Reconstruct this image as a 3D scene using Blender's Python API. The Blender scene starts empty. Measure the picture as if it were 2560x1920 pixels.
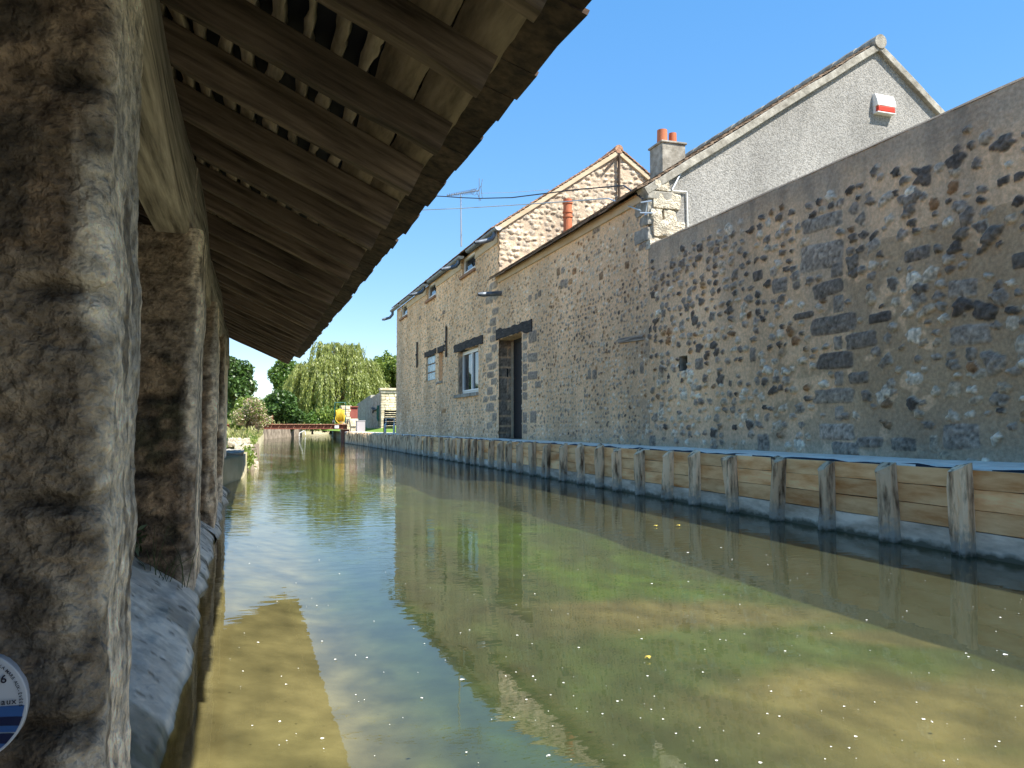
import bpy, math, random
import numpy as np
from mathutils import Vector, Matrix
R = math.radians
random.seed(7); rng = np.random.default_rng(7)
sc = bpy.context.scene
col = sc.collection

# ------------------------------------------------------------------ camera
F_PX = 1990.0; EYE = 0.70
YAW = math.atan(668/F_PX); PITCH = math.atan(106/F_PX)
cam = bpy.data.cameras.new('camera'); camo = bpy.data.objects.new('camera', cam); col.objects.link(camo)
cam.lens = 36*F_PX/2560; cam.sensor_width = 36; cam.clip_start = 0.05; cam.clip_end = 3000
camo.location = (0, 0, EYE); camo.rotation_euler = (R(90)+PITCH, 0, -YAW)
sc.camera = camo
# ------------------------------------------------------------------ light
sc.view_settings.view_transform = 'Standard'; sc.view_settings.look = 'None'
sc.view_settings.exposure = 1.92; sc.view_settings.gamma = 1
SUN = Vector((-0.46, 0.6, -1.0)).normalized()          # the way the light travels
w = bpy.data.worlds.new('World'); sc.world = w; w.use_nodes = True
nt = w.node_tree; nt.nodes.clear()
sky = nt.nodes.new('ShaderNodeTexSky'); sky.sky_type = 'NISHITA'; sky.sun_disc = False
sky.sun_elevation = math.asin(-SUN.z); sky.sun_rotation = R(142)
sky.air_density = 0.9; sky.dust_density = 0.0; sky.ozone_density = 1.5; sky.altitude = 900
hs_ = nt.nodes.new('ShaderNodeHueSaturation'); hs_.inputs['Hue'].default_value = .506; hs_.inputs['Saturation'].default_value = 2.2; hs_.inputs['Value'].default_value = 1.08
bg = nt.nodes.new('ShaderNodeBackground'); bg.inputs[1].default_value = 0.15
wo = nt.nodes.new('ShaderNodeOutputWorld')
gm_ = nt.nodes.new('ShaderNodeGamma'); gm_.inputs[1].default_value = 0.42; nt.links.new(sky.outputs[0], gm_.inputs[0]); nt.links.new(gm_.outputs[0], hs_.inputs['Color']); nt.links.new(hs_.outputs[0], bg.inputs[0]); nt.links.new(bg.outputs[0], wo.inputs[0])
sl = bpy.data.lights.new('sun', 'SUN'); slo = bpy.data.objects.new('sun', sl); col.objects.link(slo)
sl.energy = 2.8; sl.angle = R(0.5); sl.color = (1, 0.95, 0.87)
slo.rotation_euler = SUN.to_track_quat('-Z', 'Y').to_euler()
sc.cycles.max_bounces = 9; sc.cycles.diffuse_bounces = 5; sc.cycles.transparent_max_bounces = 16
sc.cycles.sample_clamp_indirect = 6

# ------------------------------------------------------------------ measuring helpers
cyw, syw, cp, sp = math.cos(YAW), math.sin(YAW), math.cos(PITCH), math.sin(PITCH)
def ray(px, py):
    x = (px-1280)/F_PX; z = -(py-960)/F_PX; y = 1
    y, z = y*cp-z*sp, y*sp+z*cp
    return x*cyw+y*syw, -x*syw+y*cyw, z
def onX(px, py, X): r = ray(px, py); t = X/r[0]; return X, r[1]*t, EYE+r[2]*t
def onY(px, py, Y): r = ray(px, py); t = Y/r[1]; return r[0]*t, Y, EYE+r[2]*t
def onZ(px, py, Z): r = ray(px, py); t = (Z-EYE)/r[2]; return r[0]*t, r[1]*t, Z
XW = 4.35                                            # plane of the long stone front
def wy(px, py=1000): return onX(px, py, XW)[1]
def wz(px, py): return onX(px, py, XW)[2]

# ------------------------------------------------------------------ noise
_T2 = rng.random((256, 256)); _T3 = rng.random((64, 64, 64))
def vn2(x, y, s=0):
    x = x+s*17.3; y = y+s*9.7
    xi = np.floor(x).astype(int); yi = np.floor(y).astype(int); fx = x-xi; fy = y-yi
    fx = fx*fx*(3-2*fx); fy = fy*fy*(3-2*fy)
    g = lambda a, b: _T2[a % 256, b % 256]
    return (g(xi, yi)*(1-fx)+g(xi+1, yi)*fx)*(1-fy)+(g(xi, yi+1)*(1-fx)+g(xi+1, yi+1)*fx)*fy
def fb2(x, y, o=4, s=0):
    a = 0; amp = .5
    for i in range(o): a = a+amp*vn2(x*2**i, y*2**i, s+i*3); amp *= .5
    return a/(1-.5**o)
def vn3(x, y, z):
    I = [np.floor(v).astype(int) for v in (x, y, z)]; f = [v-i for v, i in zip((x, y, z), I)]
    f = [t*t*(3-2*t) for t in f]; out = 0
    for a in (0, 1):
        for b in (0, 1):
            for c in (0, 1):
                out = out+_T3[(I[0]+a) % 64, (I[1]+b) % 64, (I[2]+c) % 64]*(f[0] if a else 1-f[0])*(f[1] if b else 1-f[1])*(f[2] if c else 1-f[2])
    return out
def fb3(x, y, z, o=4):
    a = 0; amp = .5
    for i in range(o): a = a+amp*vn3(x*2**i+i*7.1, y*2**i+i*3.3, z*2**i+i*5.7); amp *= .5
    return a/(1-.5**o)
def sstep(a, b, x): t = np.clip((x-a)/(b-a), 0, 1); return t*t*(3-2*t)
def mixc(a, b, t): return a*(1-t[..., None])+np.asarray(b)*t[..., None]

# ------------------------------------------------------------------ materials
def mat(name, color=(.5, .5, .5), rough=.9, metal=0, spec=.3):
    m = bpy.data.materials.new(name); m.use_nodes = True
    b = m.node_tree.nodes['Principled BSDF']
    b.inputs['Base Color'].default_value = (*color, 1); b.inputs['Roughness'].default_value = rough
    b.inputs['Metallic'].default_value = metal; b.inputs['Specular IOR Level'].default_value = spec
    return m
def N(m, t, **k):
    n = m.node_tree.nodes.new(t)
    for a, v in k.items(): setattr(n, a, v)
    return n
def L(m, a, b): m.node_tree.links.new(a, b)
def noise_mat(name, c1, c2, scale=(8, 8, 8), detail=8, rough=.9, bump=.3, dist=.01, metal=0, lo=.35, hi=.65, fine=0, big=0, rnd=0, island=False, attr=False, spec=.25):
    """two colours blended by fractal noise in the thing's own coordinates, with bump; optional tint per object or per island"""
    m = mat(name, c1, rough, metal, spec); b = m.node_tree.nodes['Principled BSDF']
    tc = N(m, 'ShaderNodeTexCoord'); mp = N(m, 'ShaderNodeMapping'); mp.inputs['Scale'].default_value = scale
    L(m, tc.outputs['Object'], mp.inputs[0])
    if rnd:
        oi = N(m, 'ShaderNodeObjectInfo'); mu = N(m, 'ShaderNodeMath', operation='MULTIPLY'); mu.inputs[1].default_value = 37
        L(m, oi.outputs['Random'], mu.inputs[0]); L(m, mu.outputs[0], mp.inputs['Location'])
    nz = N(m, 'ShaderNodeTexNoise'); nz.inputs['Scale'].default_value = 1; nz.inputs['Detail'].default_value = detail
    nz.inputs['Roughness'].default_value = .62
    L(m, mp.outputs[0], nz.inputs['Vector'])
    mr = N(m, 'ShaderNodeMapRange'); mr.inputs[1].default_value = lo; mr.inputs[2].default_value = hi
    L(m, nz.outputs[0], mr.inputs[0])
    mx = N(m, 'ShaderNodeMix', data_type='RGBA')
    mx.inputs[6].default_value = (*c1, 1); mx.inputs[7].default_value = (*c2, 1); L(m, mr.outputs[0], mx.inputs[0])
    out = mx.outputs[2]
    if attr:
        at = N(m, 'ShaderNodeAttribute', attribute_name='Col'); m2 = N(m, 'ShaderNodeMix', data_type='RGBA', blend_type='MULTIPLY')
        m2.inputs[0].default_value = 1; L(m, at.outputs['Color'], m2.inputs[6]); L(m, out, m2.inputs[7]); out = m2.outputs[2]
    if rnd or island:
        src = N(m, 'ShaderNodeNewGeometry').outputs['Random Per Island'] if island else oi.outputs['Random']
        hv = N(m, 'ShaderNodeHueSaturation'); r2 = N(m, 'ShaderNodeMapRange'); amt = rnd or .3
        r2.inputs[3].default_value = 1-amt; r2.inputs[4].default_value = 1+amt
        L(m, src, r2.inputs[0]); L(m, r2.outputs[0], hv.inputs['Value']); L(m, out, hv.inputs['Color']); out = hv.outputs[0]
    if big:
        n3 = N(m, 'ShaderNodeTexNoise'); n3.inputs['Scale'].default_value = 1; n3.inputs['Detail'].default_value = 6; mp3 = N(m, 'ShaderNodeMapping'); mp3.inputs['Scale'].default_value = (big, big, big*.35)
        L(m, tc.outputs['Object'], mp3.inputs[0]); L(m, mp3.outputs[0], n3.inputs['Vector']); r3 = N(m, 'ShaderNodeMapRange'); r3.inputs[1].default_value = .35; r3.inputs[2].default_value = .62; r3.inputs[3].default_value = .76; r3.inputs[4].default_value = 1.06
        L(m, n3.outputs[0], r3.inputs[0]); m3 = N(m, 'ShaderNodeMix', data_type='RGBA', blend_type='MULTIPLY'); m3.inputs[0].default_value = 1; L(m, out, m3.inputs[6]); L(m, r3.outputs[0], m3.inputs[7]); out = m3.outputs[2]
    L(m, out, b.inputs['Base Color'])
    if bump:
        bp = N(m, 'ShaderNodeBump'); bp.inputs['Strength'].default_value = bump; bp.inputs['Distance'].default_value = dist
        hsrc = nz.outputs[0]
        if fine:
            n2 = N(m, 'ShaderNodeTexNoise'); n2.inputs['Scale'].default_value = fine; n2.inputs['Detail'].default_value = 5
            L(m, tc.outputs['Object'], n2.inputs['Vector'])
            ad = N(m, 'ShaderNodeMath', operation='ADD'); L(m, nz.outputs[0], ad.inputs[0]); L(m, n2.outputs[0], ad.inputs[1]); hsrc = ad.outputs[0]
        L(m, hsrc, bp.inputs['Height']); L(m, bp.outputs[0], b.inputs['Normal'])
    return m
M = {}
M['rubble'] = noise_mat('rubble', (.90, .82, .69), (1.32, 1.20, 1.02), (38, 38, 38), 9, .95, .55, .012, attr=True, fine=160, big=1.1)
M['pier'] = noise_mat('old_stone', (.45, .42, .39), (1.5, 1.42, 1.3), (22, 22, 26), 12, .95, 1, .03, attr=True, fine=75, lo=.36, hi=.66)
M['apron'] = noise_mat('smooth_cement', (.95, .87, .75), (1.4, 1.28, 1.1), (14, 14, 14), 10, .75, .45, .01, attr=True, fine=50)
M['roughcast'] = noise_mat('roughcast', (.25, .24, .215), (.45, .43, .39), (52, 52, 52), 4, .95, 1, .015, lo=.36, hi=.6, fine=120, big=1.6)
M['concrete'] = noise_mat('weathered_concrete', (.22, .20, .16), (.46, .43, .36), (9, 9, 9), 10, .95, .5, .01, fine=50, big=3)
M['cream'] = noise_mat('cream_render', (.50, .39, .25), (.60, .49, .34), (3, 3, 8), 6, .9, .2)
M['tile'] = noise_mat('clay_tile', (.22, .11, .065), (.48, .29, .18), (30, 30, 30), 6, .9, .4, island=True, fine=90)
M['tileold'] = noise_mat('mossy_clay_tile', (.09, .07, .05), (.26, .18, .12), (24, 24, 24), 6, .95, .4, island=True)
M['tileunder'] = noise_mat('dark_tile', (.03, .022, .018), (.10, .065, .045), (24, 24, 24), 6, .95, .4, island=True)  # darker tile tone for the eave rows
M['rafter'] = noise_mat('rafter_wood', (.035, .024, .017), (.235, .17, .125), (3.2, 26, 40), 10, .85, .6, .006, rnd=.22, lo=.3, hi=.72)
M['batten'] = noise_mat('batten_wood', (.24, .185, .14), (.62, .50, .39), (30, 4, 30), 8, .9, .5, .006, rnd=.25)
M['deck'] = noise_mat('board_wood', (.16, .12, .085), (.42, .32, .235), (20, 3, 20), 8, .9, .5, .006)
M['beam'] = noise_mat('beam_wood', (.10, .078, .056), (.52, .43, .33), (34, 1.6, 34), 9, .85, .5, .006)
M['plank'] = noise_mat('new_oak_plank', (.62, .25, .07), (.98, .62, .30), (4, 2.0, 11), 6, .8, .25, .004, rnd=.2, lo=.3, hi=.6, fine=40)
M['plankwet'] = noise_mat('weathered_plank', (.42, .33, .23), (.90, .77, .60), (5, 2.5, 10), 9, .8, .35, .004, rnd=.15, fine=40)
M['post'] = noise_mat('split_oak_post', (.12, .07, .035), (.80, .57, .35), (20, 20, 3.2), 9, .85, .9, .012, rnd=.2, lo=.36, hi=.54)
M['lintel'] = noise_mat('charred_lintel', (.018, .015, .012), (.06, .05, .042), (30, 5, 30), 8, .8, .7, .01)
M['zinc'] = noise_mat('zinc', (.10, .12, .14), (.2, .22, .24), (12, 12, 12), 4, .45, .05, metal=.5)
M['zinc_light'] = mat('zinc_end', (.62, .62, .58), .5)
M['white'] = mat('white_plastic', (.8, .79, .74), .4)
M['red'] = mat('red_plastic', (.62, .055, .025), .35)
M['terra'] = noise_mat('terracotta', (.42, .12, .055), (.55, .2, .1), (9, 9, 4), 5, .85, .15)
M['glass'] = mat('window_glass', (.02, .025, .03), .03, 0, .9)
M['glassblock'] = noise_mat('glass_brick', (.25, .36, .40), (.55, .68, .72), (30, 30, 9), 2, .12, .6, .02, spec=.8)
M['black'] = mat('black_iron', (.012, .012, .013), .6)
M['dark'] = mat('dark_timber_door', (.02, .02, .022), .6)
M['stake'] = noise_mat('grey_stake', (.10, .08, .06), (.34, .28, .21), (20, 20, 3), 8, .9, .5, rnd=.2)
M['rust'] = noise_mat('rusty_steel', (.10, .035, .022), (.24, .075, .045), (12, 12, 12), 6, .8, .3, rnd=.1)
M['rust_and_lit_edge'] = mat('light_rust_and_lit_edge', (.42, .21, .13), .7)
M['corten'] = noise_mat('corten_panel', (.28, .08, .06), (.34, .11, .085), (3, 3, 3), 5, .8, .1)
M['ground'] = noise_mat('earth', (.26, .24, .13), (.42, .37, .25), (1.3, 1.3, 1.3), 8, 1, .4, .05)
M['grass'] = noise_mat('lawn', (.10, .19, .025), (.21, .32, .05), (4, 4, 4), 8, 1, .6, .05, fine=60)
M['gravel'] = noise_mat('pale_gravel', (.42, .38, .31), (.58, .53, .45), (20, 20, 20), 8, 1, .4)
M['ledge'] = noise_mat('pale_cement', (.70, .60, .48), (.90, .79, .63), (10, 10, 10), 8, .85, .5, .01)
M['bark'] = noise_mat('bark', (.05, .035, .025), (.14, .1, .07), (14, 14, 4), 8, 1, .8, .02)
M['cable'] = mat('cable', (.03, .03, .035), .5)
M['cablelight'] = mat('pale_cable', (.45, .52, .55), .4)
M['steel'] = mat('galvanised_steel', (.42, .46, .5), .4, .7)
M['yellow'] = noise_mat('yellow_hose', (.42, .28, .02), (.66, .50, .05), (30, 2, 30), 3, .5, .3)
M['green'] = mat('green_metal', (.01, .11, .09), .5)
M['grey'] = mat('grey_frame', (.6, .6, .56), .6)
M['mauve'] = mat('grey_box', (.40, .36, .36), .7)
M['sandstone'] = noise_mat('sandstone', (.5, .40, .26), (.78, .68, .5), (8, 8, 8), 6, .95, .5, .02, island=True)
M['stonelight'] = noise_mat('rough_quoin', (.42, .35, .25), (.80, .72, .56), (16, 16, 16), 9, .95, 1, .03, fine=60)
M['membrane'] = mat('black_membrane_and_shade', (.012, .013, .02), .6)
M['petal'] = mat('petal', (.85, .84, .78), .7)
M['leafyellow'] = mat('yellow_leaf', (.55, .42, .08), .7)

def stain(k, z0, z1, c, sc_=14):
    m = M[k]; b = m.node_tree.nodes['Principled BSDF']; src = b.inputs['Base Color'].links[0].from_socket
    tc = N(m, 'ShaderNodeTexCoord'); sp_ = N(m, 'ShaderNodeSeparateXYZ'); L(m, tc.outputs['Object'], sp_.inputs[0])
    nz = N(m, 'ShaderNodeTexNoise'); nz.inputs['Scale'].default_value = sc_; L(m, tc.outputs['Object'], nz.inputs['Vector'])
    ad = N(m, 'ShaderNodeMath', operation='MULTIPLY_ADD'); ad.inputs[1].default_value = -(z1-z0)*2.2; L(m, nz.outputs[0], ad.inputs[0]); L(m, sp_.outputs[2], ad.inputs[2])
    mr = N(m, 'ShaderNodeMapRange'); mr.inputs[1].default_value = z1-(z1-z0)*1.1; mr.inputs[2].default_value = z0-(z1-z0)*1.1; L(m, ad.outputs[0], mr.inputs[0])
    mx = N(m, 'ShaderNodeMix', data_type='RGBA'); mx.inputs[7].default_value = (*c, 1); L(m, mr.outputs[0], mx.inputs[0]); L(m, src, mx.inputs[6]); L(m, mx.outputs[2], b.inputs['Base Color'])
stain('plankwet', .015, .045, (.17, .15, .10)); stain('post', .04, .16, (.40, .35, .28), 30); stain('post', .0, .03, (.10, .09, .06), 30)
def foliage(name, c1, c2, trans=.35):
    m = bpy.data.materials.new(name); m.use_nodes = True; t = m.node_tree; t.nodes.clear()
    g = N(m, 'ShaderNodeNewGeometry'); mx = N(m, 'ShaderNodeMix', data_type='RGBA')
    mx.inputs[6].default_value = (*c1, 1); mx.inputs[7].default_value = (*c2, 1); L(m, g.outputs['Random Per Island'], mx.inputs[0])
    d = N(m, 'ShaderNodeBsdfDiffuse'); tr = N(m, 'ShaderNodeBsdfTranslucent'); ms = N(m, 'ShaderNodeMixShader'); ms.inputs[0].default_value = trans
    gl = N(m, 'ShaderNodeBsdfGlossy'); gl.inputs['Roughness'].default_value = .45; gl.inputs['Color'].default_value = (.6, .6, .6, 1)
    m2 = N(m, 'ShaderNodeMixShader'); m2.inputs[0].default_value = .06; o = N(m, 'ShaderNodeOutputMaterial')
    L(m, mx.outputs[2], d.inputs[0]); L(m, mx.outputs[2], tr.inputs[0]); L(m, d.outputs[0], ms.inputs[1]); L(m, tr.outputs[0], ms.inputs[2])
    L(m, ms.outputs[0], m2.inputs[1]); L(m, gl.outputs[0], m2.inputs[2]); L(m, m2.outputs[0], o.inputs[0])
    return m
M['f_willow'] = foliage('willow_leaves', (.16, .20, .04), (.42, .46, .12), .4)
M['f_dark'] = foliage('dark_leaves', (.03, .065, .012), (.09, .17, .03), .25)
M['f_mid'] = foliage('green_leaves', (.06, .13, .02), (.16, .26, .04), .35)
M['f_light'] = foliage('light_leaves', (.12, .2, .03), (.27, .34, .06), .4)
M['f_pink'] = foliage('pink_flowers', (.45, .22, .17), (.60, .48, .38), .3)
M['f_cream'] = foliage('cream_blossom', (.5, .42, .2), (.7, .62, .45), .3)
M['f_hay'] = foliage('dry_grass', (.24, .26, .07), (.42, .40, .16), .3)
M['f_fern'] = foliage('wall_weed', (.03, .05, .012), (.07, .1, .03), .3)

# ------------------------------------------------------------------ object helpers
def tag(o, label=None, cat=None, group=None, kind=None):
    for k, v in (('label', label), ('category', cat), ('group', group), ('kind', kind)):
        if v: o[k] = v
    return o
def thing(name, loc, label, cat, group=None):
    o = bpy.data.objects.new(name, None); col.objects.link(o); o.location = loc; o.empty_display_size = .1
    return tag(o, label, cat, group)
def link(name, me, m, parent=None):
    if m: me.materials.append(M[m] if isinstance(m, str) else m)
    o = bpy.data.objects.new(name, me); col.objects.link(o)
    if parent is not None:
        o.parent = parent; o.matrix_parent_inverse = PINV(parent)
    return o
def PINV(p):
    mt = Matrix.Translation(p.location) @ p.rotation_euler.to_matrix().to_4x4() if p.parent is None else WM(p)
    return mt.inverted()
def WM(o):
    loc = Matrix.Translation(o.location) @ o.rotation_euler.to_matrix().to_4x4()
    return loc if o.parent is None else WM(o.parent) @ o.matrix_parent_inverse @ loc
class MB:
    def __init__(s): s.v = []; s.f = []
    def add(s, vs, fs):
        n = len(s.v); s.v += [tuple(v) for v in vs]; s.f += [tuple(i+n for i in f) for f in fs]; return s
    def box(s, x0, x1, y0, y1, z0, z1):
        return s.add([(x, y, z) for x in (x0, x1) for y in (y0, y1) for z in (z0, z1)],
                     [(0, 1, 3, 2), (4, 6, 7, 5), (0, 4, 5, 1), (2, 3, 7, 6), (0, 2, 6, 4), (1, 5, 7, 3)])
    def obox(s, c, ax, ay, az):
        c, ax, ay, az = map(Vector, (c, ax, ay, az))
        return s.add([c+a*ax+b*ay+d*az for a in (-1, 1) for b in (-1, 1) for d in (-1, 1)],
                     [(0, 1, 3, 2), (4, 6, 7, 5), (0, 4, 5, 1), (2, 3, 7, 6), (0, 2, 6, 4), (1, 5, 7, 3)])
    def prism(s, pts, d):
        """closed polygon pts (3-D) pushed along vector d"""
        n = len(pts); d = Vector(d); a = [Vector(p) for p in pts]
        return s.add(a+[p+d for p in a], [tuple(range(n))[::-1], tuple(range(n, 2*n))]+[(i, (i+1) % n, (i+1) % n+n, i+n) for i in range(n)])
    def tube(s, path, r, n=8, cap=True):
        P = [Vector(p) for p in path]; rs = r if isinstance(r, (list, tuple)) else [r]*len(P); rings = []
        up = None
        for i, p in enumerate(P):
            d = (P[min(i+1, len(P)-1)]-P[max(i-1, 0)]).normalized()
            if up is None: up = Vector((0, 0, 1)) if abs(d.z) < .9 else Vector((1, 0, 0))
            u = d.cross(up).normalized(); v = u.cross(d).normalized(); up = v
            rings.append([p+rs[i]*(u*math.cos(2*math.pi*k/n)+v*math.sin(2*math.pi*k/n)) for k in range(n)])
        vs = [q for rg in rings for q in rg]; fs = []
        for i in range(len(P)-1):
            for k in range(n): fs.append((i*n+k, i*n+(k+1) % n, (i+1)*n+(k+1) % n, (i+1)*n+k))
        if cap: fs += [tuple(range(n))[::-1], tuple((len(P)-1)*n+k for k in range(n))]
        return s.add(vs, fs)
    def build(s, name, m, parent=None, smooth=False, bevel=0):
        me = bpy.data.meshes.new(name); me.from_pydata(s.v, [], s.f); me.update()
        if smooth: me.polygons.foreach_set('use_smooth', [True]*len(me.polygons))
        o = link(name, me, m, parent)
        if bevel:
            b = o.modifiers.new('bevel', 'BEVEL'); b.width = bevel; b.segments = 2; b.limit_method = 'ANGLE'
        return o
def np_mesh(name, V, Fq, m, parent=None, C=None, smooth=True):
    V = np.asarray(V, dtype=np.float32); Fq = np.asarray(Fq, dtype=np.int32)
    me = bpy.data.meshes.new(name); nf, k = Fq.shape
    me.vertices.add(len(V)); me.vertices.foreach_set('co', V.ravel())
    me.loops.add(nf*k); me.loops.foreach_set('vertex_index', Fq.ravel())
    me.polygons.add(nf); me.polygons.foreach_set('loop_start', np.arange(nf, dtype=np.int32)*k)
    me.polygons.foreach_set('loop_total', np.full(nf, k, dtype=np.int32))
    if smooth: me.polygons.foreach_set('use_smooth', np.ones(nf, dtype=bool))
    me.update(calc_edges=True)
    if C is not None:
        a = me.color_attributes.new('Col', 'FLOAT_COLOR', 'POINT')
        a.data.foreach_set('color', np.concatenate([C, np.ones((len(C), 1))], 1).astype(np.float32).ravel())
    return link(name, me, m, parent)
def grid(name, P, m, parent=None, C=None, keep=None, flip=False, smooth=True):
    nz, nx = P.shape[:2]; idx = np.arange(nz*nx).reshape(nz, nx)
    q = np.stack([idx[:-1, :-1], idx[:-1, 1:], idx[1:, 1:], idx[1:, :-1]], -1)
    if flip: q = q[..., ::-1]
    if keep is not None: q = q[keep]
    q = q.reshape(-1, 4)
    return np_mesh(name, P.reshape(-1, 3), q, m, parent, None if C is None else C.reshape(-1, 3), smooth)

# ------------------------------------------------------------------ rubble walls: a relief of stones set in mortar
MORTAR = np.array((.80, .58, .39))
def stones(S, Z, H, C, cs, cz, a, b, rot, power, amp, color, rnd, edge=.12, rim=None):
    m = 1.5*max(a, b); i0, i1 = np.searchsorted(S, (cs-m, cs+m)); j0, j1 = np.searchsorted(Z, (cz-m, cz+m))
    if i1-i0 < 2 or j1-j0 < 2: return
    s, z = np.meshgrid(S[i0:i1]-cs, Z[j0:j1]-cz)
    u = s*math.cos(rot)+z*math.sin(rot); v = -s*math.sin(rot)+z*math.cos(rot)
    th = np.arctan2(v/b, u/a)
    r = (np.abs(u/a)**power+np.abs(v/b)**power)**(1/power)*(1+rnd*(vn2(th*1.6+cs*31, th*0+cz*17)-.5)*2*np.cos(th/2)**2+rnd*(vn2(np.cos(th)*2+cs*13, np.sin(th)*2+cz*29)-.5)*2)
    al = 1-sstep(1-edge, 1+edge*.4, r)
    tex = fb2((S[i0:i1][None, :]+0*z)*42, (Z[j0:j1][:, None]+0*s)*42, 3)
    h = amp*(1-np.clip(r, 0, 1)**4)+amp*.9*(tex-.5)
    H[j0:j1, i0:i1] = H[j0:j1, i0:i1]*(1-al)+h*al
    c = np.array(color)*(.2+1.6*tex)[..., None]
    if rim is not None: c = mixc(c, rim, sstep(.72, .9, r)*.8)
    C[j0:j1, i0:i1] = C[j0:j1, i0:i1]*(1-al[..., None])+c*al[..., None]
DARK = [(.14, .122, .11), (.19, .165, .145), (.25, .215, .185), (.31, .27, .235)]
GREY = [(.33, .29, .25), (.39, .34, .295), (.48, .42, .36)]
LIGHT = [(.60, .52, .42), (.68, .60, .50), (.72, .66, .57), (.55, .45, .34)]
BROWN = [(.34, .20, .11), (.42, .27, .15), (.28, .19, .12)]
def blocks_px(L_, org, k):
    out = []
    for b in L_:
        x0, y0, x1, y1 = [org[i % 2]+b[i]*k for i in range(4)]
        cx, cz_ = (x0+x1)/2, (y0+y1)/2
        ya, yb = wy(x1, cz_), wy(x0, cz_); zt, zb = wz(cx, y0), wz(cx, y1)
        rot = 0
        out.append(((ya+yb)/2, (zt+zb)/2, (yb-ya)/2, (zt-zb)/2, b[4] if len(b) > 4 else random.choice(GREY)))
    return out
G1, G2, G3 = GREY; D1, D2, D3, D4 = DARK
blk = blocks_px([(265, 120, 540, 300, G2), (460, 245, 540, 345, D4), (340, 370, 540, 470, D3), (475, 460, 545, 575, G1), (215, 570, 350, 615, D2), (325, 590, 632, 715, D3),
    (480, 725, 535, 815, G1), (555, 700, 762, 808, D3), (372, 830, 612, 940, D2), (485, 955, 542, 1050, G1), (572, 960, 705, 1038, D3), (350, 1065, 610, 1165, G1), (485, 1180, 540, 1275, G2),
    (385, 1295, 612, 1400, G2), (465, 1415, 640, 1500, D4), (705, 570, 855, 640, D1), (935, 150, 1105, 240, D3), (1630, 180, 1760, 290, D2), (1220, 360, 1410, 480, G2), (1225, 650, 1500, 785, G2),
    (1185, 1290, 1430, 1460, G2), (630, 1380, 800, 1450, D4), (845, 1385, 1015, 1470, G1), (80, 350, 180, 450, D4), (270, -60, 540, 40, G1), (1100, 1370, 1155, 1480, LIGHT[0])], (1900, 560), .3857)
blk += blocks_px([(1135, 870, 1190, 945, D3), (1540, 1360, 1620, 1480, D4), (1510, 300, 1575, 370, D2), (820, 1370, 880, 1450, D4), (1490, 800, 1530, 895, D4), (440, 945, 462, 1005, G1), (470, 945, 498, 1005, D4), (778, 895, 802, 970, D4),
    (238, 285, 262, 335, BROWN[2]), (268, 280, 292, 320, D4), (340, 285, 366, 328, BROWN[0]), (514, 310, 540, 362, BROWN[2]), (262, 360, 286, 418, D3), (288, 355, 312, 415, D4), (315, 355, 342, 390, BROWN[1]),
    (470, 10, 522, 60, D4), (770, 120, 830, 165, D4), (775, 40, 830, 90, G1), (680, 240, 708, 290, BROWN[2]), (55, 460, 76, 505, D4), (96, 450, 114, 492, D4), (118, 430, 138, 472, D3),
    (55, 690, 110, 770, D4), (50, 835, 115, 895, G1), (50, 955, 115, 1010, D4), (98, 1020, 138, 1062, G1), (66, 1210, 108, 1290, G1), (20, 625, 50, 690, D4), (20, 700, 50, 745, G1), (18, 760, 48, 820, G1), (18, 835, 48, 895, G2),
    (18, 905, 48, 975, D4), (18, 985, 48, 1020, G1), (18, 1030, 46, 1080, D4), (18, 1090, 50, 1140, G1), (18, 1220, 48, 1290, D4), (18, 1300, 48, 1360, G1)], (1300, 560), .3857)
blk += blocks_px([(1250, 165, 1330, 260, D4), (1280, 45, 1360, 130, G1), (1255, 370, 1322, 452, D4), (1205, 575, 1282, 690, G1), (1235, 700, 1335, 775, D4), (1220, 800, 1300, 875, D3), (1265, 875, 1335, 955, G1),
    (1220, 985, 1290, 1075, D4), (1250, 1080, 1330, 1150, G1), (1175, 1095, 1225, 1165, D4), (1210, 1175, 1305, 1275, D4), (1215, 1400, 1285, 1480, G1), (1200, -90, 1290, 0, G1), (1290, -160, 1360, -60, G1), (1240, -260, 1350, -170, G2),
    (1280, 1290, 1335, 1390, D4), (1270, 480, 1335, 560, D4), (1225, 280, 1270, 350, D4), (1285, 265, 1330, 350, G1), (690, 75, 725, 125, D3), (645, 175, 668, 210, D3), (410, 140, 440, 190, G1), (690, 1240, 735, 1290, BROWN[1])], (960, 760), .211)

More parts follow.
